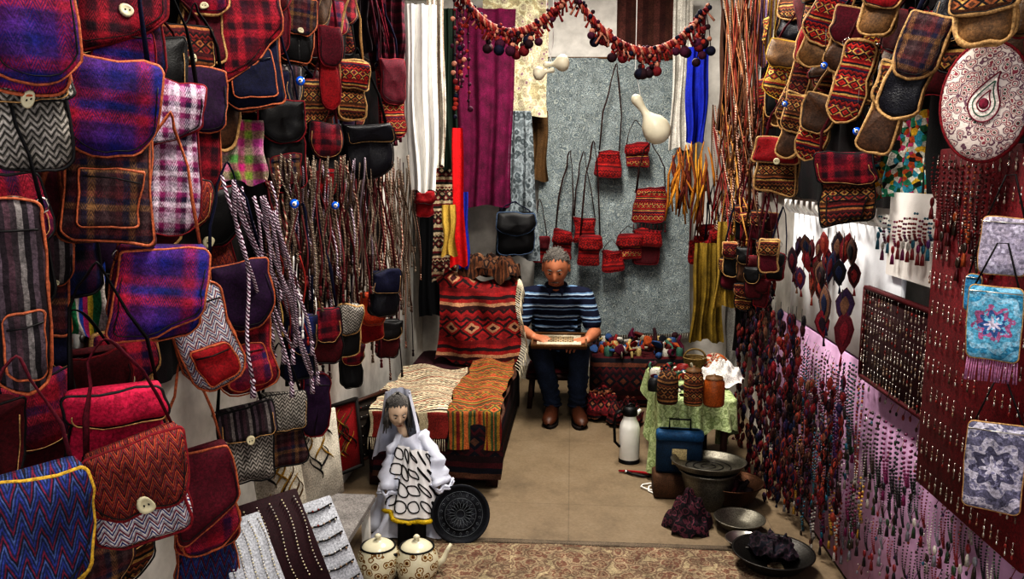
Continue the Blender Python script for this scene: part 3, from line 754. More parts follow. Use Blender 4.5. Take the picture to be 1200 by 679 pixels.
for (u,v0,v1,rr,mt,ld) in [(782,432,472,.05,JP,None),(812,428,474,.045,KL_B,WOOD),(836,438,475,.05,plain('8a4a1e',.4),WOOD)]:
    q=P(u,v1,Z=.47); jar('spice_jar',(q.x,q.y,.47),rr,(v1-v0)*mpp(q)*.9,mt,ld)
for u,v,r_ in [(766,458,.03),(800,440,.035),(768,445,.03),(825,430,.035)]:
    q=P(u,v,Z=.47); jar('small_pot',(q.x,q.y,.47),r_,.06,plain(random.choice(cl),.5))
def basket(name,loc,r,h,mat):
    b=MB()
    for k in range(9):
        rr=r*(.75+.25*k/8); b.tube([(rr*cos(a)*(1+.02*(-1)**i),rr*sin(a)*(1+.02*(-1)**i),h*k/8+.005) for i,a in enumerate([2*pi*j/28 for j in range(28)])],h/14,mat,5,closed=True)
    b.lathe([(0,.004),(r*.75,.004)],mat,20)
    b.tube([(r*cos(a),0,h+r*.9*sin(a)) for a in [pi*j/12 for j in range(13)]],.006,mat,6)
    return b.obj(name,loc)
basket('wicker_basket',(.69,4.38,.47),.06,.07,plain('6e5a34'))
b=MB()
b.sph((0,0,.03),(.08,.07,.05),plain('a89a8c'),14,10)
def cr(s,t):
    A=2*pi*s; r=.12*t; return (r*cos(A)*(1+.15*sin(5*A)),r*sin(A)*(1+.1*sin(3*A)),.11-.1*t*t+.012*sin(A*7+t*9)+.01*sin(t*20))
b.grid(cr,48,16,plain('ccc8c4'),wrap=True); b.obj('white_crumpled_cloth',(.79,4.12,.47))
b=MB()
b.grid(lambda s,t:(.09*t*cos(2*pi*s)*(1+.2*sin(12*pi*s)),.09*t*sin(2*pi*s),.08-.07*t*t+.01*sin(s*60)),40,10,pat('stripe',['a85a2c','b8b0a0','8e3228','a29888'],p=.03,axes='xy'),wrap=True)
b.obj('striped_cloth',(.80,4.4,.48))
heap('trinket_pile',(.58,4.12,.475),80,.15,.26,.0,.04,.010,.024,cl)
b=MB(); b.box((0,0,.15),(.22,.06,.22),plain('0e2a40',.6),bev=.012); b.box((.0,-.033,.13),(.07,.006,.08),plain('a89a74'),bev=.002)
b.tube([(-.05,-.01,.26),(-.05,-.01,.31),(.05,-.01,.31),(.05,-.01,.26)],.005,BLK,6)
b.box((0,-.02,.235),(.225,.07,.05),plain('164264',.6),bev=.01)
b.obj('blue_gift_box',(.53,3.74,.08),(0,0,radians(-5)))
b=MB(); b.box((0,0,.06),(.26,.14,.12),plain('4a3220'),bev=.01); b.obj('wooden_crate',(.54,3.76,0))
q=P(737,541,Z=0)
b=MB(); ss=plain('d8d6d0',.3,0,.05,.1,spec=.6)
b.lathe([(0,0),(.052,0),(.056,.01),(.056,.19),(.05,.215),(.036,.245),(.034,.27)],ss,28)
b.lathe([(.036,.262),(.04,.265),(.04,.295),(.03,.31),(0,.312)],BLK,24)
b.lathe([(.057,.0),(.058,.02),(.056,.022)],BLK,24)
b.tube([(-.036,0,.28),(-.06,0,.29),(-.085,0,.27),(-.09,0,.2),(-.085,0,.12),(-.057,0,.09)],.008,BLK,8)
b.tube([(.036,0,.262),(.055,0,.28),(.062,0,.29)],[.013,.01,.007],ss,8)
b.tube([(-.02,0,.31),(.0,0,.325),(.03,0,.315)],.007,BLK,6)
b.obj('thermos_jug',(q.x,q.y,0),(0,0,radians(20)))
q=P(738,556,Z=0)
b=MB()
for sx in(-1,1):
    b.tube([(sx*.004,.06,.01),(0,.02,.012),(-sx*.02,-.02,.01),(-sx*.024,-.07,.01),(-sx*.015,-.11,.01)],[.003,.008,.006,.007,.006],BLK if sx>0 else RED,8)
b.sph((0,.02,.012),(.012,.012,.008),METAL,10,6)
b.obj('pliers',(q.x,q.y,0),(0,0,radians(70)))
b=MB(); q=P(762,575,Z=0)
b.tube([(q.x+.06*cos(t*.8)+.004*t,q.y+.05*sin(t*.8)+.03*sin(t*.3),.006+.002*(t%3)) for t in range(26)],.004,WHT,6); b.obj('white_power_cable')
PEW=plain('7a766c',.42,.8,.2,.35); DKM=plain('3a3836',.4,.8,.2,.3); COP=plain('5a4030',.4,.8,.2,.4)
def bowl(name,loc,r,h,mat,rot=(0,0,0)):
    b=MB(); b.lathe([(0,.0),(r*.45,0),(r*.5,.006),(r*.75,h*.35),(r*.93,h*.8),(r,h),(r*1.06,h*1.02),(r*1.06,h*.97),(r*.97,h*.93),(r*.7,h*.42),(r*.4,.014),(0,.012)],mat,36); return b.obj(name,loc,rot)
def fz(u,v,z=0): q=P(u,v,Z=z); return (q.x,q.y,z)
q=P(830,547,Z=.2)
b=MB(); b.lathe([(0,0),(.12,0),(.15,.006),(.165,.03),(.175,.032),(.168,.024),(.15,-.0),(.12,-.008),(0,-.008)],PEW,40)
for k in range(3): b.lathe([(.03+.035*k,.001),(.033+.035*k,.004),(.036+.035*k,.001)],DKM,36)
b.obj('round_metal_tray',(q.x,q.y,.2),(radians(-4),0,0))
bowl('metal_bowl',(q.x,q.y,0),.13,.19,PEW)
bowl('metal_bowl',fz(856,592),.14,.12,COP)
heap('cloth_scraps',(fz(856,592)[0],fz(856,592)[1],.06),26,.08,.08,.0,.06,.02,.035,['4a141c','1c0e12','5e2a24','34141c'])
bowl('metal_bowl',fz(866,622),.105,.06,PEW); bowl('metal_bowl',fz(872,645),.075,.05,METAL); bowl('metal_bowl',fz(905,668),.15,.08,DKM)
clothpile('crumpled_dark_cloth',(fz(908,660)[0],fz(908,660)[1],.05),.09,.06,pat('motif',['2a1a22','17151c','3a2a34','1a1a26'],p=.03),5)
b=MB()
b.grid(lambda s,t:(.1*t*cos(2*pi*s)*(1+.2*sin(10*pi*s)),.1*t*sin(2*pi*s),.17-.16*t**1.5+.015*sin(s*50)+.012*sin(t*16)),48,14,pat('motif',['42141f','1c1218','562a36','120e14','2e1420'],p=.03),wrap=True)
b.obj('crumpled_dark_scarf',fz(806,620))
# ---------------------------------------------------------------- right wall boards
def pin(name,y0,y1,z0,z1,x,mat,rows=None,fr=None):
    b=MB(); cy,cz=(y0+y1)/2,(z0+z1)/2
    b.box((0,0,0),(.016,y1-y0,z1-z0),mat,bev=.003)
    if fr:
        for sz in(-1,1): b.box((-.008,0,sz*(z1-z0)/2),(.02,y1-y0,.012),fr)
        for sy in(-1,1): b.box((-.008,sy*(y1-y0)/2,0),(.02,.012,z1-z0),fr)
    if rows:
        nr,nc,ln,mats=rows
        for r in range(nr):
            zz=(z1-z0)/2-(r+.35)*(z1-z0)/nr
            for c in range(nc):
                if R()<.10: continue
                yy=-(y1-y0)/2+(c+.5)*(y1-y0)/nc+RU(-.003,.003)
                m1=random.choice(mats); s=ln*RU(.6,1.1)
                b.tube([(-.01,yy,zz+.008),(-.016,yy+.003,zz+.012),(-.018,yy,zz)],.0009,METAL,4)
                if R()<.5: b.tube([(-.018,yy+s*.16*cos(a),zz-s*.3+s*.22*sin(a)) for a in [2*pi*i/8 for i in range(8)]],.0012,m1,4,closed=True)
                else: b.sph((-.018,yy,zz-s*.25),(.003,s*.13,s*.16),m1,6,5)
                b.tube([(-.018,yy,zz-s*.4),(-.018,yy,zz-s*.65)],.001,METAL,4)
                b.sph((-.018,yy,zz-s*.8),(.003,s*.10,s*.2),random.choice(mats),6,5)
    return b.obj(name,(x,cy,cz),smooth=True)
SIL=[METAL,plain('c8c4bc',.25,.9,0,.1),plain('86705c',.4,.5),plain('94867a',.4,.3),plain('4a3a30',.4,.3),plain('7a2a24',.4)]
pink=pat('plain',['b08cac','caa6c4'],p=.4,axes='yz',bump=.1,wear=.2)
pin('pink_display_panel',1.5,4.1,.02,.87,1.07,pink)
pin('white_display_panel',2.62,3.9,.88,1.38,1.07,plain('e6e8ec',.6,wear=.1))
drd=plain('2e0c12',.8); rd=plain('5e0c16',.8)
pin('earring_display_board',2.27,2.78,.86,1.17,1.02,drd,(6,20,.032,SIL),plain('4a1218'))
pin('earring_display_board',1.72,2.26,.68,1.62,1.0,rd,(12,17,.032,SIL),None)
b=MB()
for i in range(14):
    y=2.72+i*.085; b.tube([(1.06,y,1.38),(1.02,y,1.385),(1.0,y,1.41),(1.0,y,1.44)],.007,WHT,6)
b.obj('white_hook_row')
LM=[plain(c) for c in ['521420','742424','18203c','361418','52342a','6a4c3c','241420','863a2c','382444','181216','6e1826']]
def leaf(b,c,w,h,m,m2,yawv=0):
    kite=[(w/2,h*.1),(w*.32,h*.32),(0,h/2),(-w*.32,h*.32),(-w/2,h*.1),(-w*.36,-h*.2),(0,-h/2),(w*.36,-h*.2)]
    M=Matrix.Translation(c)@Matrix.Rotation(yawv,4,'Z')@Matrix.Rotation(RU(-.2,.2),4,'Y')
    b.pillow(kite,-.006,.006,m,M); b.pillow([(x*.5,z*.55) for x,z in kite],-.010,-.004,m2,M)
    b.tube([(x,-.004,z) for x,z in kite],.0012,m2,4,closed=True,M=M)
    b.tube([(0,0,-h/2),(0,0,-h/2-h*.25)],[.002,.006],m2,5,M=M)
def leafstr(name,X,u0,u1,v0,v1,nstr,size=.05,gap=.055,jit=1):
    b=MB()
    for k in range(nstr):
        u=u0+(u1-u0)*(k+.5)/nstr+RU(-3,3)*jit; a=P(u,v0+RU(-6,6),X=X+RU(-.03,.03)*jit); z=a.z; end=P(u,v1+RU(-25,10)*jit,X=X).z
        b.tube([a+Vector((0,0,.06)),(a.x,a.y,end)],.0015,BLK,4)
        while z>end:
            leaf(b,(a.x+RU(-.015,.015),a.y+RU(-.02,.02)*jit,z),size*.48*RU(.8,1.1),size*RU(.8,1.3),random.choice(LM),random.choice(LM),radians(-50+RU(-35,35))); z-=gap*RU(.7,1.1)
    b.obj(name)
leafstr('felt_leaf_garlands',1.0,928,1004,292,342,8,.11,.085,.5)
leafstr('felt_leaf_garlands',.96,868,940,375,610,13,.055,.042)
leafstr('felt_leaf_garlands',.97,960,994,362,400,2,.13,.09,.3)
leafstr('felt_leaf_garlands',1.0,858,912,290,390,9,.06,.05)
leafstr('felt_leaf_garlands',.98,900,990,450,620,9,.045,.045)
BD=[plain(c,.3,spec=.6,bump=0) for c in ['6e141c','a88438','185668','2c2018','a8a29a','3c1650','223a26','92481e','0c0c12','6e6e74','641044','460e14']]
def necklaces(name,X,items,r=.006,mats=BD,mono=False,ped=True):
    b=MB()
    for (u,v,Ln,w) in items:
        a=P(u,v,X=X+RU(-.02,.02)); m1=random.choice(mats);m2=random.choice(mats)
        n=int((2*Ln)/(r*2.1)); nf=random.choice([3,4,6,9])
        for i in range(n+1):
            t=i/n; x=2*t-1; dy=w*.5*(-cos(pi*t)) ; dz=-Ln*(1-x*x)
            b.sph((a.x-.004*sin(t*9),a.y+dy,a.z+dz),r*(1+.5*(1-abs(x))**4),(m1 if mono or i%nf else m2),5,4)
        if ped:
            b.sph((a.x-.004,a.y,a.z-Ln-.014),(.005,.009,.014),m2,8,6)
            b.lathe([(.002,0),(.005,-.01),(.007,-.035),(0,-.035)],m1,6,c=(a.x-.004,a.y,a.z-Ln-.026))
    b.obj(name)
necklaces('bead_necklaces',1.02,[(u+RU(-3,3),RU(405,430)+(u-950)*.42,RU(.2,.42),RU(.03,.05)) for u in range(930,1012,3)],.0042)
necklaces('bead_necklaces',1.0,[(u+RU(-3,3),RU(470,520),RU(.18,.36),RU(.03,.05)) for u in range(900,990,4)],.0045)
necklaces('bead_necklaces',1.03,[(1018+i*8,482+i*5,RU(.14,.26),.04) for i in range(8)],.005,[BD[8],BD[3],BD[10],BD[8]],True)
necklaces('bead_necklaces',1.03,[(u,535+(u-1000)*.5+RU(-14,14),RU(.08,.16),.025) for u in range(1005,1180,8)],.0028,[BD[0],BD[9],BD[4],BD[8],BD[6],BD[3]],True)
necklaces('bead_necklaces',1.03,[(u,600+(u-1000)*.55+RU(-14,14),RU(.08,.14),.025) for u in range(990,1130,9)],.0028,[BD[0],BD[9],BD[8],BD[3]],True)
necklaces('bead_necklaces',1.02,[(u+RU(-3,3),570+RU(-10,20),RU(.14,.2),.03) for u in range(945,1015,6)],.005,BD)
b=MB()
for r in range(8):
    for c in range(40):
        y=1.7+c*.05+RU(-.008,.008); z=.8-r*.095+RU(-.012,.012)
        if z<.08 or R()<.2: continue
        s=RU(.6,1.2)
        b.tube([(1.058,y,z+.03*s),(1.05,y+.002,z)],.001,random.choice(BD),4); b.sph((1.048,y,z-.006),(.004,.006*s,.009*s),random.choice(BD+SIL),5,4)
        b.sph((1.05,y,z+.033*s),.003,METAL,5,4)
b.obj('pendant_rows')
drapep('floral_cloth',(1020,130,1100,235),pat('cells',['2e7a5e','a83860','b8b4a8','224e32','c09a30','38889a','a84c24','181818','d0ccc0'],p=.016,axes='xz'),yaw=-60,X=1.05,folds=3,amp=.012)
drapep('turquoise_scarf',(1012,150,1040,232),plain('38a0b4'),yaw=-60,X=1.02,folds=2,amp=.02)
simple('white_jewellery_card',(1.05,2.5,1.36),(.012,.42,.27),plain('dcd8d4',.6,wear=.1))
necklaces('purple_earrings',1.03,[(1032+i*6,256+RU(-6,6),RU(.04,.08),.014) for i in range(11)],.004,[BD[10],BD[5],BD[4],BD[0],BD[2]])
necklaces('coral_bead_strands',.98,[(1098+i*7,188+i*2+RU(-8,8),RU(.1,.26),.03) for i in range(11)],.0035,[plain('5e1014',.3),BD[0],BD[7],BD[3],BD[11]])
def pouch(name,box,X,mat,yaw,fringe=None):
    u0,v0,u1,v1=box; c=P((u0+u1)/2,(v0+v1)/2,X=X);k=mpp(c);w=(u1-u0)*k;h=(v1-v0)*k
    b=MB(); out=rrect(w,h,.012,.012,top=h/2); b.pillow(out,-.012,.012,mat,soft=.4)
    b.tube([(x,-.004,z) for x,z in out],.002,TR_TAN,4,closed=True)
    b.tube([(-w*.4,0,h/2),(-w*.1,.01,h/2+.09),(w*.1,.01,h/2+.09),(w*.4,0,h/2)],.002,TR_BK,5)
    b.tube([(-w*.48,-.013,h*.42),(w*.48,-.013,h*.42)],.0015,METAL,5)
    if fringe:
        for i in range(22):
            x=-w/2+w*(i+.5)/22; b.tube([(x,0,-h/2),(x+RU(-.003,.003),0,-h/2-.05)],.002,fringe,4)
    b.warp(.006,12,len(name))
    b.obj(name,c,(0,0,radians(yaw)))
pouch('turquoise_embroidered_pouch',(1138,336,1192,422),.9,pat('radial',['b8b0c0','3a5a8a','9a5a80','5a9ab4','8ab0c4','3e88a8','7aa8c0','4a8cac','6ca4bc'],p=.11),-35,plain('9a6a88'))
pouch('lilac_pouch',(1152,256,1200,322),.92,pat('motif',['8a8494','aaa2b2','968fa0','b4aebe'],p=.025),-35)
pouch('paisley_pouch',(1136,494,1194,600),.92,pat('radial',['b0acb8','4e4c60','a8a4b0','5e5c70','b8b4c0','605e74','b0acb8','76748a'],p=.16),-35)
pouch('blue_pouch',(1134,322,1150,365),.94,plain('387aa0'),-40)
c=P(1155,120,X=.92); k=mpp(c)
b=MB(); w=46*k;h=69*k
out=[(w*cos(a),h*sin(a)) for a in [2*pi*i/40 for i in range(40)]]
b.pillow(out,-.03,.03,pat('motif',['6a2434','4a5e54','cec0b8','86404c','c6b8ae','6a4a58','cabeb6','d0c4bc'],p=.014,warp=.006,wear=.25),soft=.5)
def boteh(cx,cz,sc,flip,mm,m2):
    def bp(f,i):
        t=i/31*2*pi; r=sc*f
        x=r*(.62*cos(t)+.0); z=r*(.8*sin(t)); up=max(0,sin(t))
        x=x*(1-.72*up**2)+flip*r*.55*up**3; z+=r*.55*up**2.2
        return (cx+x,cz+z)
    o1=[bp(1,i) for i in range(32)]
    b.pillow(o1,-.0345,-.027,mm,soft=.3)
    b.tube([(x,-.0345,z) for x,z in o1],.0016,m2,5,closed=True)
    b.tube([(x,-.0355,z) for x,z in [bp(.7,i) for i in range(32)]],.0013,plain('3a5a4a'),5,closed=True)
    b.tube([(x,-.036,z) for x,z in [bp(.42,i) for i in range(32)]],.0014,m2,5,closed=True)
    b.sph((cx,-.036,cz),(sc*.2,.003,sc*.24),m2,10,6)
boteh(.0,-.005,.05,1,plain('d4c8c0'),plain('6a1e32'))
for yy in(-.015,.015): b.tube([(x*1.0,yy,z*1.0) for x,z in out],.0035,TR_RED,6,closed=True)
b.tube([(-w*.3,0,h*.95),(-w*.15,.01,h+.3),(w*.15,.01,h+.3),(w*.3,0,h*.95)],.004,TR_RED,6)
b.obj('round_paisley_bag',c,(0,0,radians(-32)))
# ---------------------------------------------------------------- filler bags on right
pool2=[KL_B,KL_M,LT2,DK_R,BLK,LEA,LT,KL_R,PL_E,KL_Y,LT2]
for row in range(3):
    z=2.7-row*.34; y=1.75
    while y<4.3:
        bag3('kilim_shoulder_bag',(1.02,y,z+RU(-.05,.05)),RU(.15,.2),RU(.2,.27),-50+RU(-14,14),random.choice(pool2),random.choice(pool2),random.choice([TR_TAN,TR_BK,TR_TAN,TR_RED]),RU(.5,.75),random.choice(['round','slant']),0,None,.1,depth=.05,tilt=RU(-12,16))
        y+=RU(.16,.24)
def Rb(box,X,*a,**k):
    yaw=k.pop('yaw',-30); return bag('kilim_shoulder_bag',box,X,yaw,*a,**k)
Rb((958,2,1000,82),.92,LT,KL_R,TR_TAN,.7,'round',0,strap=.2,tilt=20,rb=.45)
Rb((982,18,1024,88),.95,LT2,WINE,TR_TAN,.6,'round',0,strap=.2,tilt=18,rb=.45)
Rb((990,50,1030,146),.88,KL_R,None,TR_TAN,.6,'round',0,strap=.25,tilt=14,rb=.45)
Rb((1018,-20,1062,40),.9,LT,RED,TR_TAN,.6,'round',0,strap=.2,tilt=14)
Rb((904,52,948,116),.95,KL_Y,LT,TR_YE,.5,'round',0,strap=.2,tilt=14,rb=.4)
Rb((938,40,962,118),.95,KL_M,RED,TR_TAN,.5,'round',0,strap=.2,tilt=12)
Rb((924,116,954,188),.93,LT2,KL_B,TR_TAN,.6,'round',0,strap=.2,tilt=14,rb=.45)
Rb((946,118,984,188),.92,KL_R,LT2,TR_TAN,.6,'round',0,strap=.2,tilt=16,rb=.45)
Rb((1034,84,1074,182),.88,LT2,KL_B,TR_TAN,.5,'round',0,strap=.2,tilt=16)
Rb((1062,28,1114,142),.86,LEA,PL_E,TR_TAN,.6,'round',0,strap=.2,tilt=18,rb=.4)
Rb((1120,-20,1186,52),.86,LT,KL_B,TR_TAN,.6,'square',0,strap=.2)
Rb((888,166,938,228),.9,KL_B,RED,TR_TAN,.45,'square',1,strap=.2,rb=.15)
Rb((956,184,1022,264),.88,KL_B,PL_C,TR_BK,.45,'square',0,pocket=KL_M,strap=.25,rb=.12)
Rb((1018,132,1034,190),.95,KL_M,BLK,TR_BK,.6,'round',0,strap=.2)
for (u,v) in [(1071,31),(966,77),(1004,154),(920,122)]:
    q=P(u,v,X=.84); b=MB(); b.sph((0,0,0),.012,EYEB,12,8); b.sph((-.004,-.009,0),.006,WHT,8,6); b.sph((-.005,-.014,0),.003,BLK,6,4); b.tube([(0,0,.01),(0,0,.12)],.001,BLK,4); b.obj('evil_eye_bead',q)
for (u,v) in [(345,239),(352,95),(393,241)]:
    q=P(u,v,X=-.82); b=MB(); b.sph((0,0,0),.014,EYEB,12,8); b.sph((.004,-.011,0),.007,WHT,8,6); b.sph((.005,-.017,0),.003,BLK,6,4); b.tube([(0,0,.01),(0,0,.12)],.001,BLK,4); b.obj('evil_eye_bead',q)
drapep('striped_scarf',(882,-10,902,75),pat('vstripe',['7e4a96','b8b0b8','5e2a78','b8943a'],p=.02),yaw=-15,X=.95,folds=2,amp=.02)
drapep('striped_scarf',(902,-10,924,60),pat('vstripe',['b8b0a0','a88824','7a6270'],p=.02),yaw=-15,X=.93,folds=2,amp=.02)
cordset('leather_strap_bundle',.9,[(845+RU(0,45),-10,838+RU(0,50),RU(120,210)) for _ in range(60)],.004,[plain('5a3822'),plain('7a5032'),plain('3a2218'),plain('742e20'),BR2],5)
cordset('leather_strap_bundle',.92,[(835+RU(0,60),130+RU(-10,20),832+RU(0,60),RU(240,300)) for _ in range(60)],.004,[plain('4a301c'),plain('6a221c'),plain('2e1612'),plain('926a32'),BR3],5)
drapep('brown_shawl',(846,10,880,150),plain('3c2416'),yaw=-10,X=.98,folds=3,amp=.03)
for k in range(18):
    u=RU(836,900);v=RU(240,340); bag('kilim_purse',(u,v,u+RU(18,28),v+RU(26,42)),RU(.88,.98),-20,random.choice([DK_R,BLK,KL_B,WINE,LT2]),random.choice([DK_R,KL_M,BLK,KL_B]),random.choice([TR_BK,TR_RED,TR_TAN]),.5,'round',0,strap=.25)
for k in range(5):
    u=806+k*6;v=RU(262,300); bag('kilim_purse',(u,v,u+20,v+26),None,0,random.choice([KR,DK_R]),KR,TR_RED,.5,'round',0,strap=.4,Y=5.5-k*.08)
b=MB()
for k in range(40):
    a=P(RU(788,830),RU(165,200),Y=5.2); c=a+Vector((RU(-.07,.05),RU(-.04,.04),-RU(.2,.46)))
    b.tube([a,a.lerp(c,.3)+Vector((RU(-.02,.02),0,0)),a.lerp(c,.7)+Vector((RU(-.02,.02),0,0)),c],[.003,.007,.009,.005],plain(random.choice(['8e5a16','6e3a12','a87a28','521e12'])),6)
b.obj('yellow_tassel_bunch')
drapep('yellow_scarf',(815,285,848,400),pat('plain',['6e5a18','867030'],p=.05),yaw=-5,Y=4.95,folds=3,amp=.03,bw=1.1)
drapep('yellow_scarf',(842,260,866,360),plain('8a7230'),yaw=-10,Y=4.6,folds=2,amp=.02)
drapep('dark_shawl',(862,250,900,420),plain('120e10'),yaw=-55,X=1.02,folds=4,amp=.02)
drapep('grey_cloth',(848,350,880,440),plain('7e7c78'),yaw=-50,X=1.03,folds=2,amp=.02)
# ---------------------------------------------------------------- doll in white dress
doll=empt('costumed_doll',(0,0,0))
q=P(484,620,Z=0); dx,dy=q.x,q.y
satin=pat('plain',['b4b8c8','dcdee8'],p=.06,rough=.4,bump=.1,wear=.2);
b=MB()
n=90
def dress(s,t):
    A=2*pi*s; z=.44-.44*t
    r=.045+.120*t**.9; r*=1+.18*t*sin(A*9+2*t)+.12*t*sin(A*5)+.06*sin(A*15+t*9)*t
    return (dx-.01*t+r*cos(A)*1.12,dy+r*sin(A)*.85,max(z,.004)+0.0)
b.grid(dress,n,30,satin,wrap=True)
SL=[((-.045,0,.43),(-.095,-.03,.35),(-.085,-.08,.22)),((.045,0,.43),(.105,-.03,.36),(.135,-.06,.24))]
for pp in SL:
    pts=[Vector((dx,dy,0))+Vector(p) for p in pp]
    seq=[pts[0].lerp(pts[1],i/5) for i in range(5)]+[pts[1].lerp(pts[2],i/8) for i in range(9)]
    b.tube(seq,[.022+.0018*i+.006*sin(i*2.1) for i in range(14)],satin,16)
    c_=pts[2]
    for ring in range(2):
        b.tube([c_+Vector((.048*cos(a)*(1+.16*sin(a*7)),.040*sin(a)*(1+.16*sin(a*7)),-.01*ring+.008*sin(a*5))) for a in [2*pi*i/28 for i in range(28)]],.008,satin,6,closed=True)
b.warp(.022,15,3)
b.obj('dress',parent=doll)
b=MB(); dk=plain('c8b09a',.5,wear=.1)
for pp,sgn in [(SL[0],1),(SL[1],-1)]:
    hand(b,Vector((dx,dy,0))+Vector(pp[2])+Vector((0,0,.01)),(0,-.35,-1),(0,-1,.3),dk,.42,sgn,.4)
cone(b,(dx-.03,dy,.42),(dx-.05,dy-.01,.50),.02,.02,dk,10)
o=b.obj('hands_and_neck',parent=doll)
b=MB()
ap=plain('e0dede',.6,bump=.1,wear=.1)
def apf(s,t,off=0):
    A=radians(-140+110*s); z=.41-.28*t; tt=(.44-z)/.44; r=.045+.13*tt**.9+.020+off+.012*sin(s*17+t*3)+.006*sin(s*31)
    return (dx+.02+r*cos(A)*1.0,dy+r*sin(A)*.85-.014,z-.03*s+.008*sin(s*12)*t)
b.grid(apf,34,16,ap)
for r_ in range(4):
    for c_ in range(5):
        s0=.12+.19*c_;t0=.12+.24*r_
        ring=[apf(s0+.07*cos(a)+.04*sin(a+r_),t0+.09*sin(a+c_*.4),.004) for a in [2*pi*i/16 for i in range(16)]]
        b.tube(ring,.0028,BLK,5,closed=True)
b.obj('apron',parent=doll)
b=MB()
b.tube([apf(i/16,1.0+.05*sin(i/16*pi),.008) for i in range(17)],[.006]+[.010]*15+[.006],plain('b89c18',.5),8)
b.grid(lambda s,t:(dx+.03+(s-.5)*.12,dy-.166-.012*sin(s*12)-.01*t,.10-.095*t),10,6,BLK)
b.obj('sash',parent=doll)
GH=pat('plain',['3a3838','8a8682'],p=.01,bump=.9)
hd=head(doll,(dx-.055,dy-.02,.545),(radians(20),0,radians(24)),dk,GH,.62,mous=False)
b=MB()
hx,hy=dx-.055,dy-.012
for k in range(60):
    a=2*pi*k/60
    if 4.0<a<5.9: continue
    x0=hx+.044*cos(a);y0=hy+.054*sin(a); e=RU(-.010,.010)
    b.tube([(hx+.008*cos(a),hy+.012*sin(a),.622),(x0*.999,y0,.59),(x0+.004*cos(a),y0+.006*sin(a),.54),(x0+.010*cos(a)+e,y0+.01*sin(a),.47+RU(-.03,.02))],[.003,.006,.006,.002],GH,6)
b.obj('hair_locks',parent=doll)
# white veil falling from the crown behind the shoulders
b=MB()
def veil(s,t):
    a=radians(-20+220*s); r=.052+.05*t+.006*sin(s*30+t*4)
    return (hx+r*cos(a)*(1+.1*t),hy+.012+r*1.05*sin(a),.628-.30*t-.02*(1-t)*abs(s-.5))
b.grid(veil,50,16,satin); b.obj('veil',parent=doll)
q=P(540,634,Z=0)
b=MB(); r=.125
b.lathe([(0,.006),(r*.3,.006),(r*.32,.010),(r*.55,.010),(r*.57,.006),(r*.82,.006),(r*.86,.012),(r*.97,.02),(r,.018),(r*.98,.008),(r*.85,0),(0,0)],plain('1e2026',.5,.4,.3,.5),44)
sv=plain('70767a',.5,.5,.1,.4)
for k in range(18):
    a=2*pi*k/18
    b.tube([(r*.14*cos(a),r*.14*sin(a),.009),(r*.3*cos(a+.2),r*.3*sin(a+.2),.010),(r*.5*cos(a),r*.5*sin(a),.010),(r*.3*cos(a-.2),r*.3*sin(a-.2),.010)],.0011,sv,5,closed=True)
    a+=.17; b.tube([(r*(.66+.05*cos(j))*cos(a+.05*sin(j)),r*(.66+.05*cos(j))*sin(a+.05*sin(j)),.009) for j in [2*pi*i/8 for i in range(8)]],.001,sv,4,closed=True)
for rr in(.14,.53,.75): b.tube([(r*rr*cos(a),r*rr*sin(a),.010) for a in [2*pi*i/40 for i in range(40)]],.0012,sv,5,closed=True)
b.obj('engraved_round_tray',(q.x,q.y,r*.97),(radians(74),0,radians(8)))
def teapot(name,loc,rz):
    b=MB(); en=pat('motif',['4a2a20','8a6630','c8c2a8','7a5a34','cec8b0','c8c2a8','ccc6ae'],p=.03,rough=.25,bump=0,wear=.1)
    en2=plain('c8c2aa',.25,bump=0,wear=.1)
    b.lathe([(0,0),(.06,0),(.075,.01),(.084,.05),(.082,.09),(.07,.12),(.064,.128)],en,28)
    b.lathe([(.062,.126),(.058,.132),(.045,.142),(.02,.15),(.008,.152),(.010,.16),(.014,.168),(.006,.176),(0,.176)],en2,24)
    b.tube([(.066*cos(a),.066*sin(a),.128) for a in [2*pi*i/24 for i in range(24)]],.0035,BLK,6,closed=True)
    b.tube([(.075,0,.04),(.105,0,.06),(.12,0,.095),(.135,0,.12)],[.016,.012,.009,.007],en2,10)
    b.tube([(-.07,0,.1),(-.1,0,.11),(-.118,0,.08),(-.105,0,.045),(-.078,0,.035)],.006,BLK,8)
    b.obj(name,loc,(0,0,rz))
teapot('enamel_teapot',fz(444,676),radians(200)); teapot('enamel_teapot',fz(489,677),radians(20))
b=MB(); b.lathe([(0,0),(.03,0),(.036,.01),(.036,.014),(.03,.006),(0,.005)],plain('3e4a20',.4),20); b.tube([(.035,0,.01),(.07,0,.02),(.12,.0,.03)],.006,BLK,6)
b.obj('small_frying_pan',fz(520,640),(0,0,radians(140)))
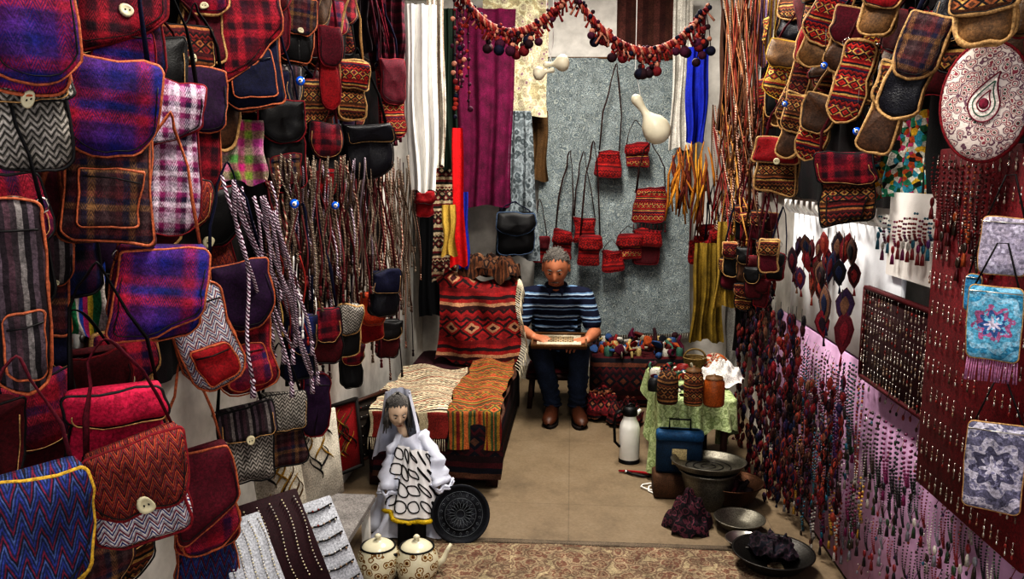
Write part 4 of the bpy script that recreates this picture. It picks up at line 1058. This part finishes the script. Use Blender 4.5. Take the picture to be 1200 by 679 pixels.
# ---------------------------------------------------------------- low display table (left, front) with boards
b=MB(); b.box((0,0,.24),(.34,1.0,.03),plain('7a7674'),bev=.004)
for sx in(-.14,.14):
    for sy in(-.45,.45): b.box((sx,sy,.11),(.03,.03,.23),WHT)
b.obj('display_table',(-.96,2.55,0),smooth=False)
def lean(name,u,v,X,w,h,tilt,yaw,mat,kind,fr=None):
    c=P(u,v,X=X); b=MB(); b.box((0,0,0),(w,.012,h),mat,bev=.003)
    if fr:
        for sx in(-1,1): b.box((sx*w/2,-.004,0),(.014,.02,h+.014),fr)
        for sz in(-1,1): b.box((0,-.004,sz*h/2),(w,.02,.014),fr)
    if kind=='neck':
        for i in range(5):
            x=-w/2+w*(i+.5)/5
            n=24
            for j in range(n): b.sph((x+ (w*.03)*sin(j/n*pi*2),-.01,h*.42-h*.8*j/n),.003,random.choice([METAL,BTN,BD[4]]),6,4)
    if kind=='bars':
        for i in range(6):
            z=h*.4-h*.8*i/5
            b.tube([(-w*.42,-.011,z),(0,-.013,z-.01),(w*.42,-.011,z)],.003,BLK,6)
            for j in range(6): b.sph((-w*.35+w*.14*j,-.014,z-.006),.004,random.choice(SIL),6,4)
    if kind=='art':
        for i in range(12):
            ph=RU(0,6); x0=RU(-w*.3,w*.3); z0=RU(-h*.35,h*.3)
            b.tube([(x0+.03*sin(ph+t*.5),-.009,z0+t*.012) for t in range(9)],[.001,.002,.004,.004,.003,.003,.002,.002,.001],random.choice([plain('8a6a24'),plain('4a3418'),BLK]),5)
    b.obj(name,c,(radians(tilt),0,radians(yaw)))
lean('necklace_display_board',332,640,-.82,.2,.3,-38,50,plain('260a12'),'neck')
lean('necklace_display_board',383,640,-.76,.15,.3,-38,50,plain('a0a2a8'),'bars')
lean('white_price_card',295,660,-.86,.14,.26,-40,50,plain('a0a2a8'),'neck')
lean('calligraphy_picture',366,540,-1.02,.3,.36,-6,62,plain('c0baac'),'art')
lean('red_framed_picture',404,512,-.98,.16,.3,-5,60,plain('7a0e14'),'art',plain('1a1614'))
lean('calligraphy_picture',330,580,-1.0,.2,.3,-10,60,plain('b4aea0'),'art')
lean('framed_kilim_sample',432,500,-1.02,.3,.3,-4,65,plain('2e2620'),'bars',wd)
rugm=pat('motif',['5a4034','7e6c58','6a4c3e','8a7a64','6e5a4a','94866c'],p=.05,axes='xy',warp=.03,wear=.45)
b=MB(); b.grid(lambda s,t:((s-.5)*1.5,(t-.5)*.8,.012+.002*sin(s*20)),30,16,rugm)
b.box((0,.39,.011),(1.5,.03,.012),plain('6a5e50')); b.box((0,0,.005),(1.5,.8,.01),plain('5a3a30'))
b.obj('entrance_rug',(.1,2.78,0))
# ---------------------------------------------------------------- lamps & world
def lamp(name,x,y,z,e,sx=.3,sy=1.2,col=(1,.95,.87)):
    em=NT('lamp_diffuser'); em.bs.inputs['Emission Color'].default_value=col+(1,); em.bs.inputs['Emission Strength'].default_value=3
    b=MB(); b.box((0,0,0),(sx+.04,sy+.04,.05),WHT,bev=.01); b.box((0,0,-.028),(sx,sy,.01),em.mat)
    o=b.obj(name,(x,y,z),smooth=False)
    l=bpy.data.lights.new(name+'_light','AREA'); l.shape='RECTANGLE'; l.size=sx; l.size_y=sy; l.energy=e; l.color=col
    lo=bpy.data.objects.new('bulb',l); bpy.context.scene.collection.objects.link(lo); lo.parent=o; lo.location=(0,0,-.04)
lamp('ceiling_lamp',0,1.5,3.05,50); lamp('ceiling_lamp',0.05,4.1,3.05,92)
w=bpy.data.worlds.new('World'); bpy.context.scene.world=w; w.use_nodes=True
bg=w.node_tree.nodes['Background']; bg.inputs[0].default_value=(.97,.96,1,1); bg.inputs[1].default_value=1.4
cam=bpy.data.cameras.new('camera'); cam.sensor_width=36; cam.lens=F/1200*36; cam.clip_start=.05
co=bpy.data.objects.new('camera',cam); bpy.context.scene.collection.objects.link(co)
co.location=CAM; co.rotation_euler=(radians(90-8.2),0,radians(4.3)); bpy.context.scene.camera=co
vs=bpy.context.scene.view_settings
vs.view_transform='Standard'
try: vs.look='High Contrast'
except Exception as e: print('look',e)
vs.exposure=0.2
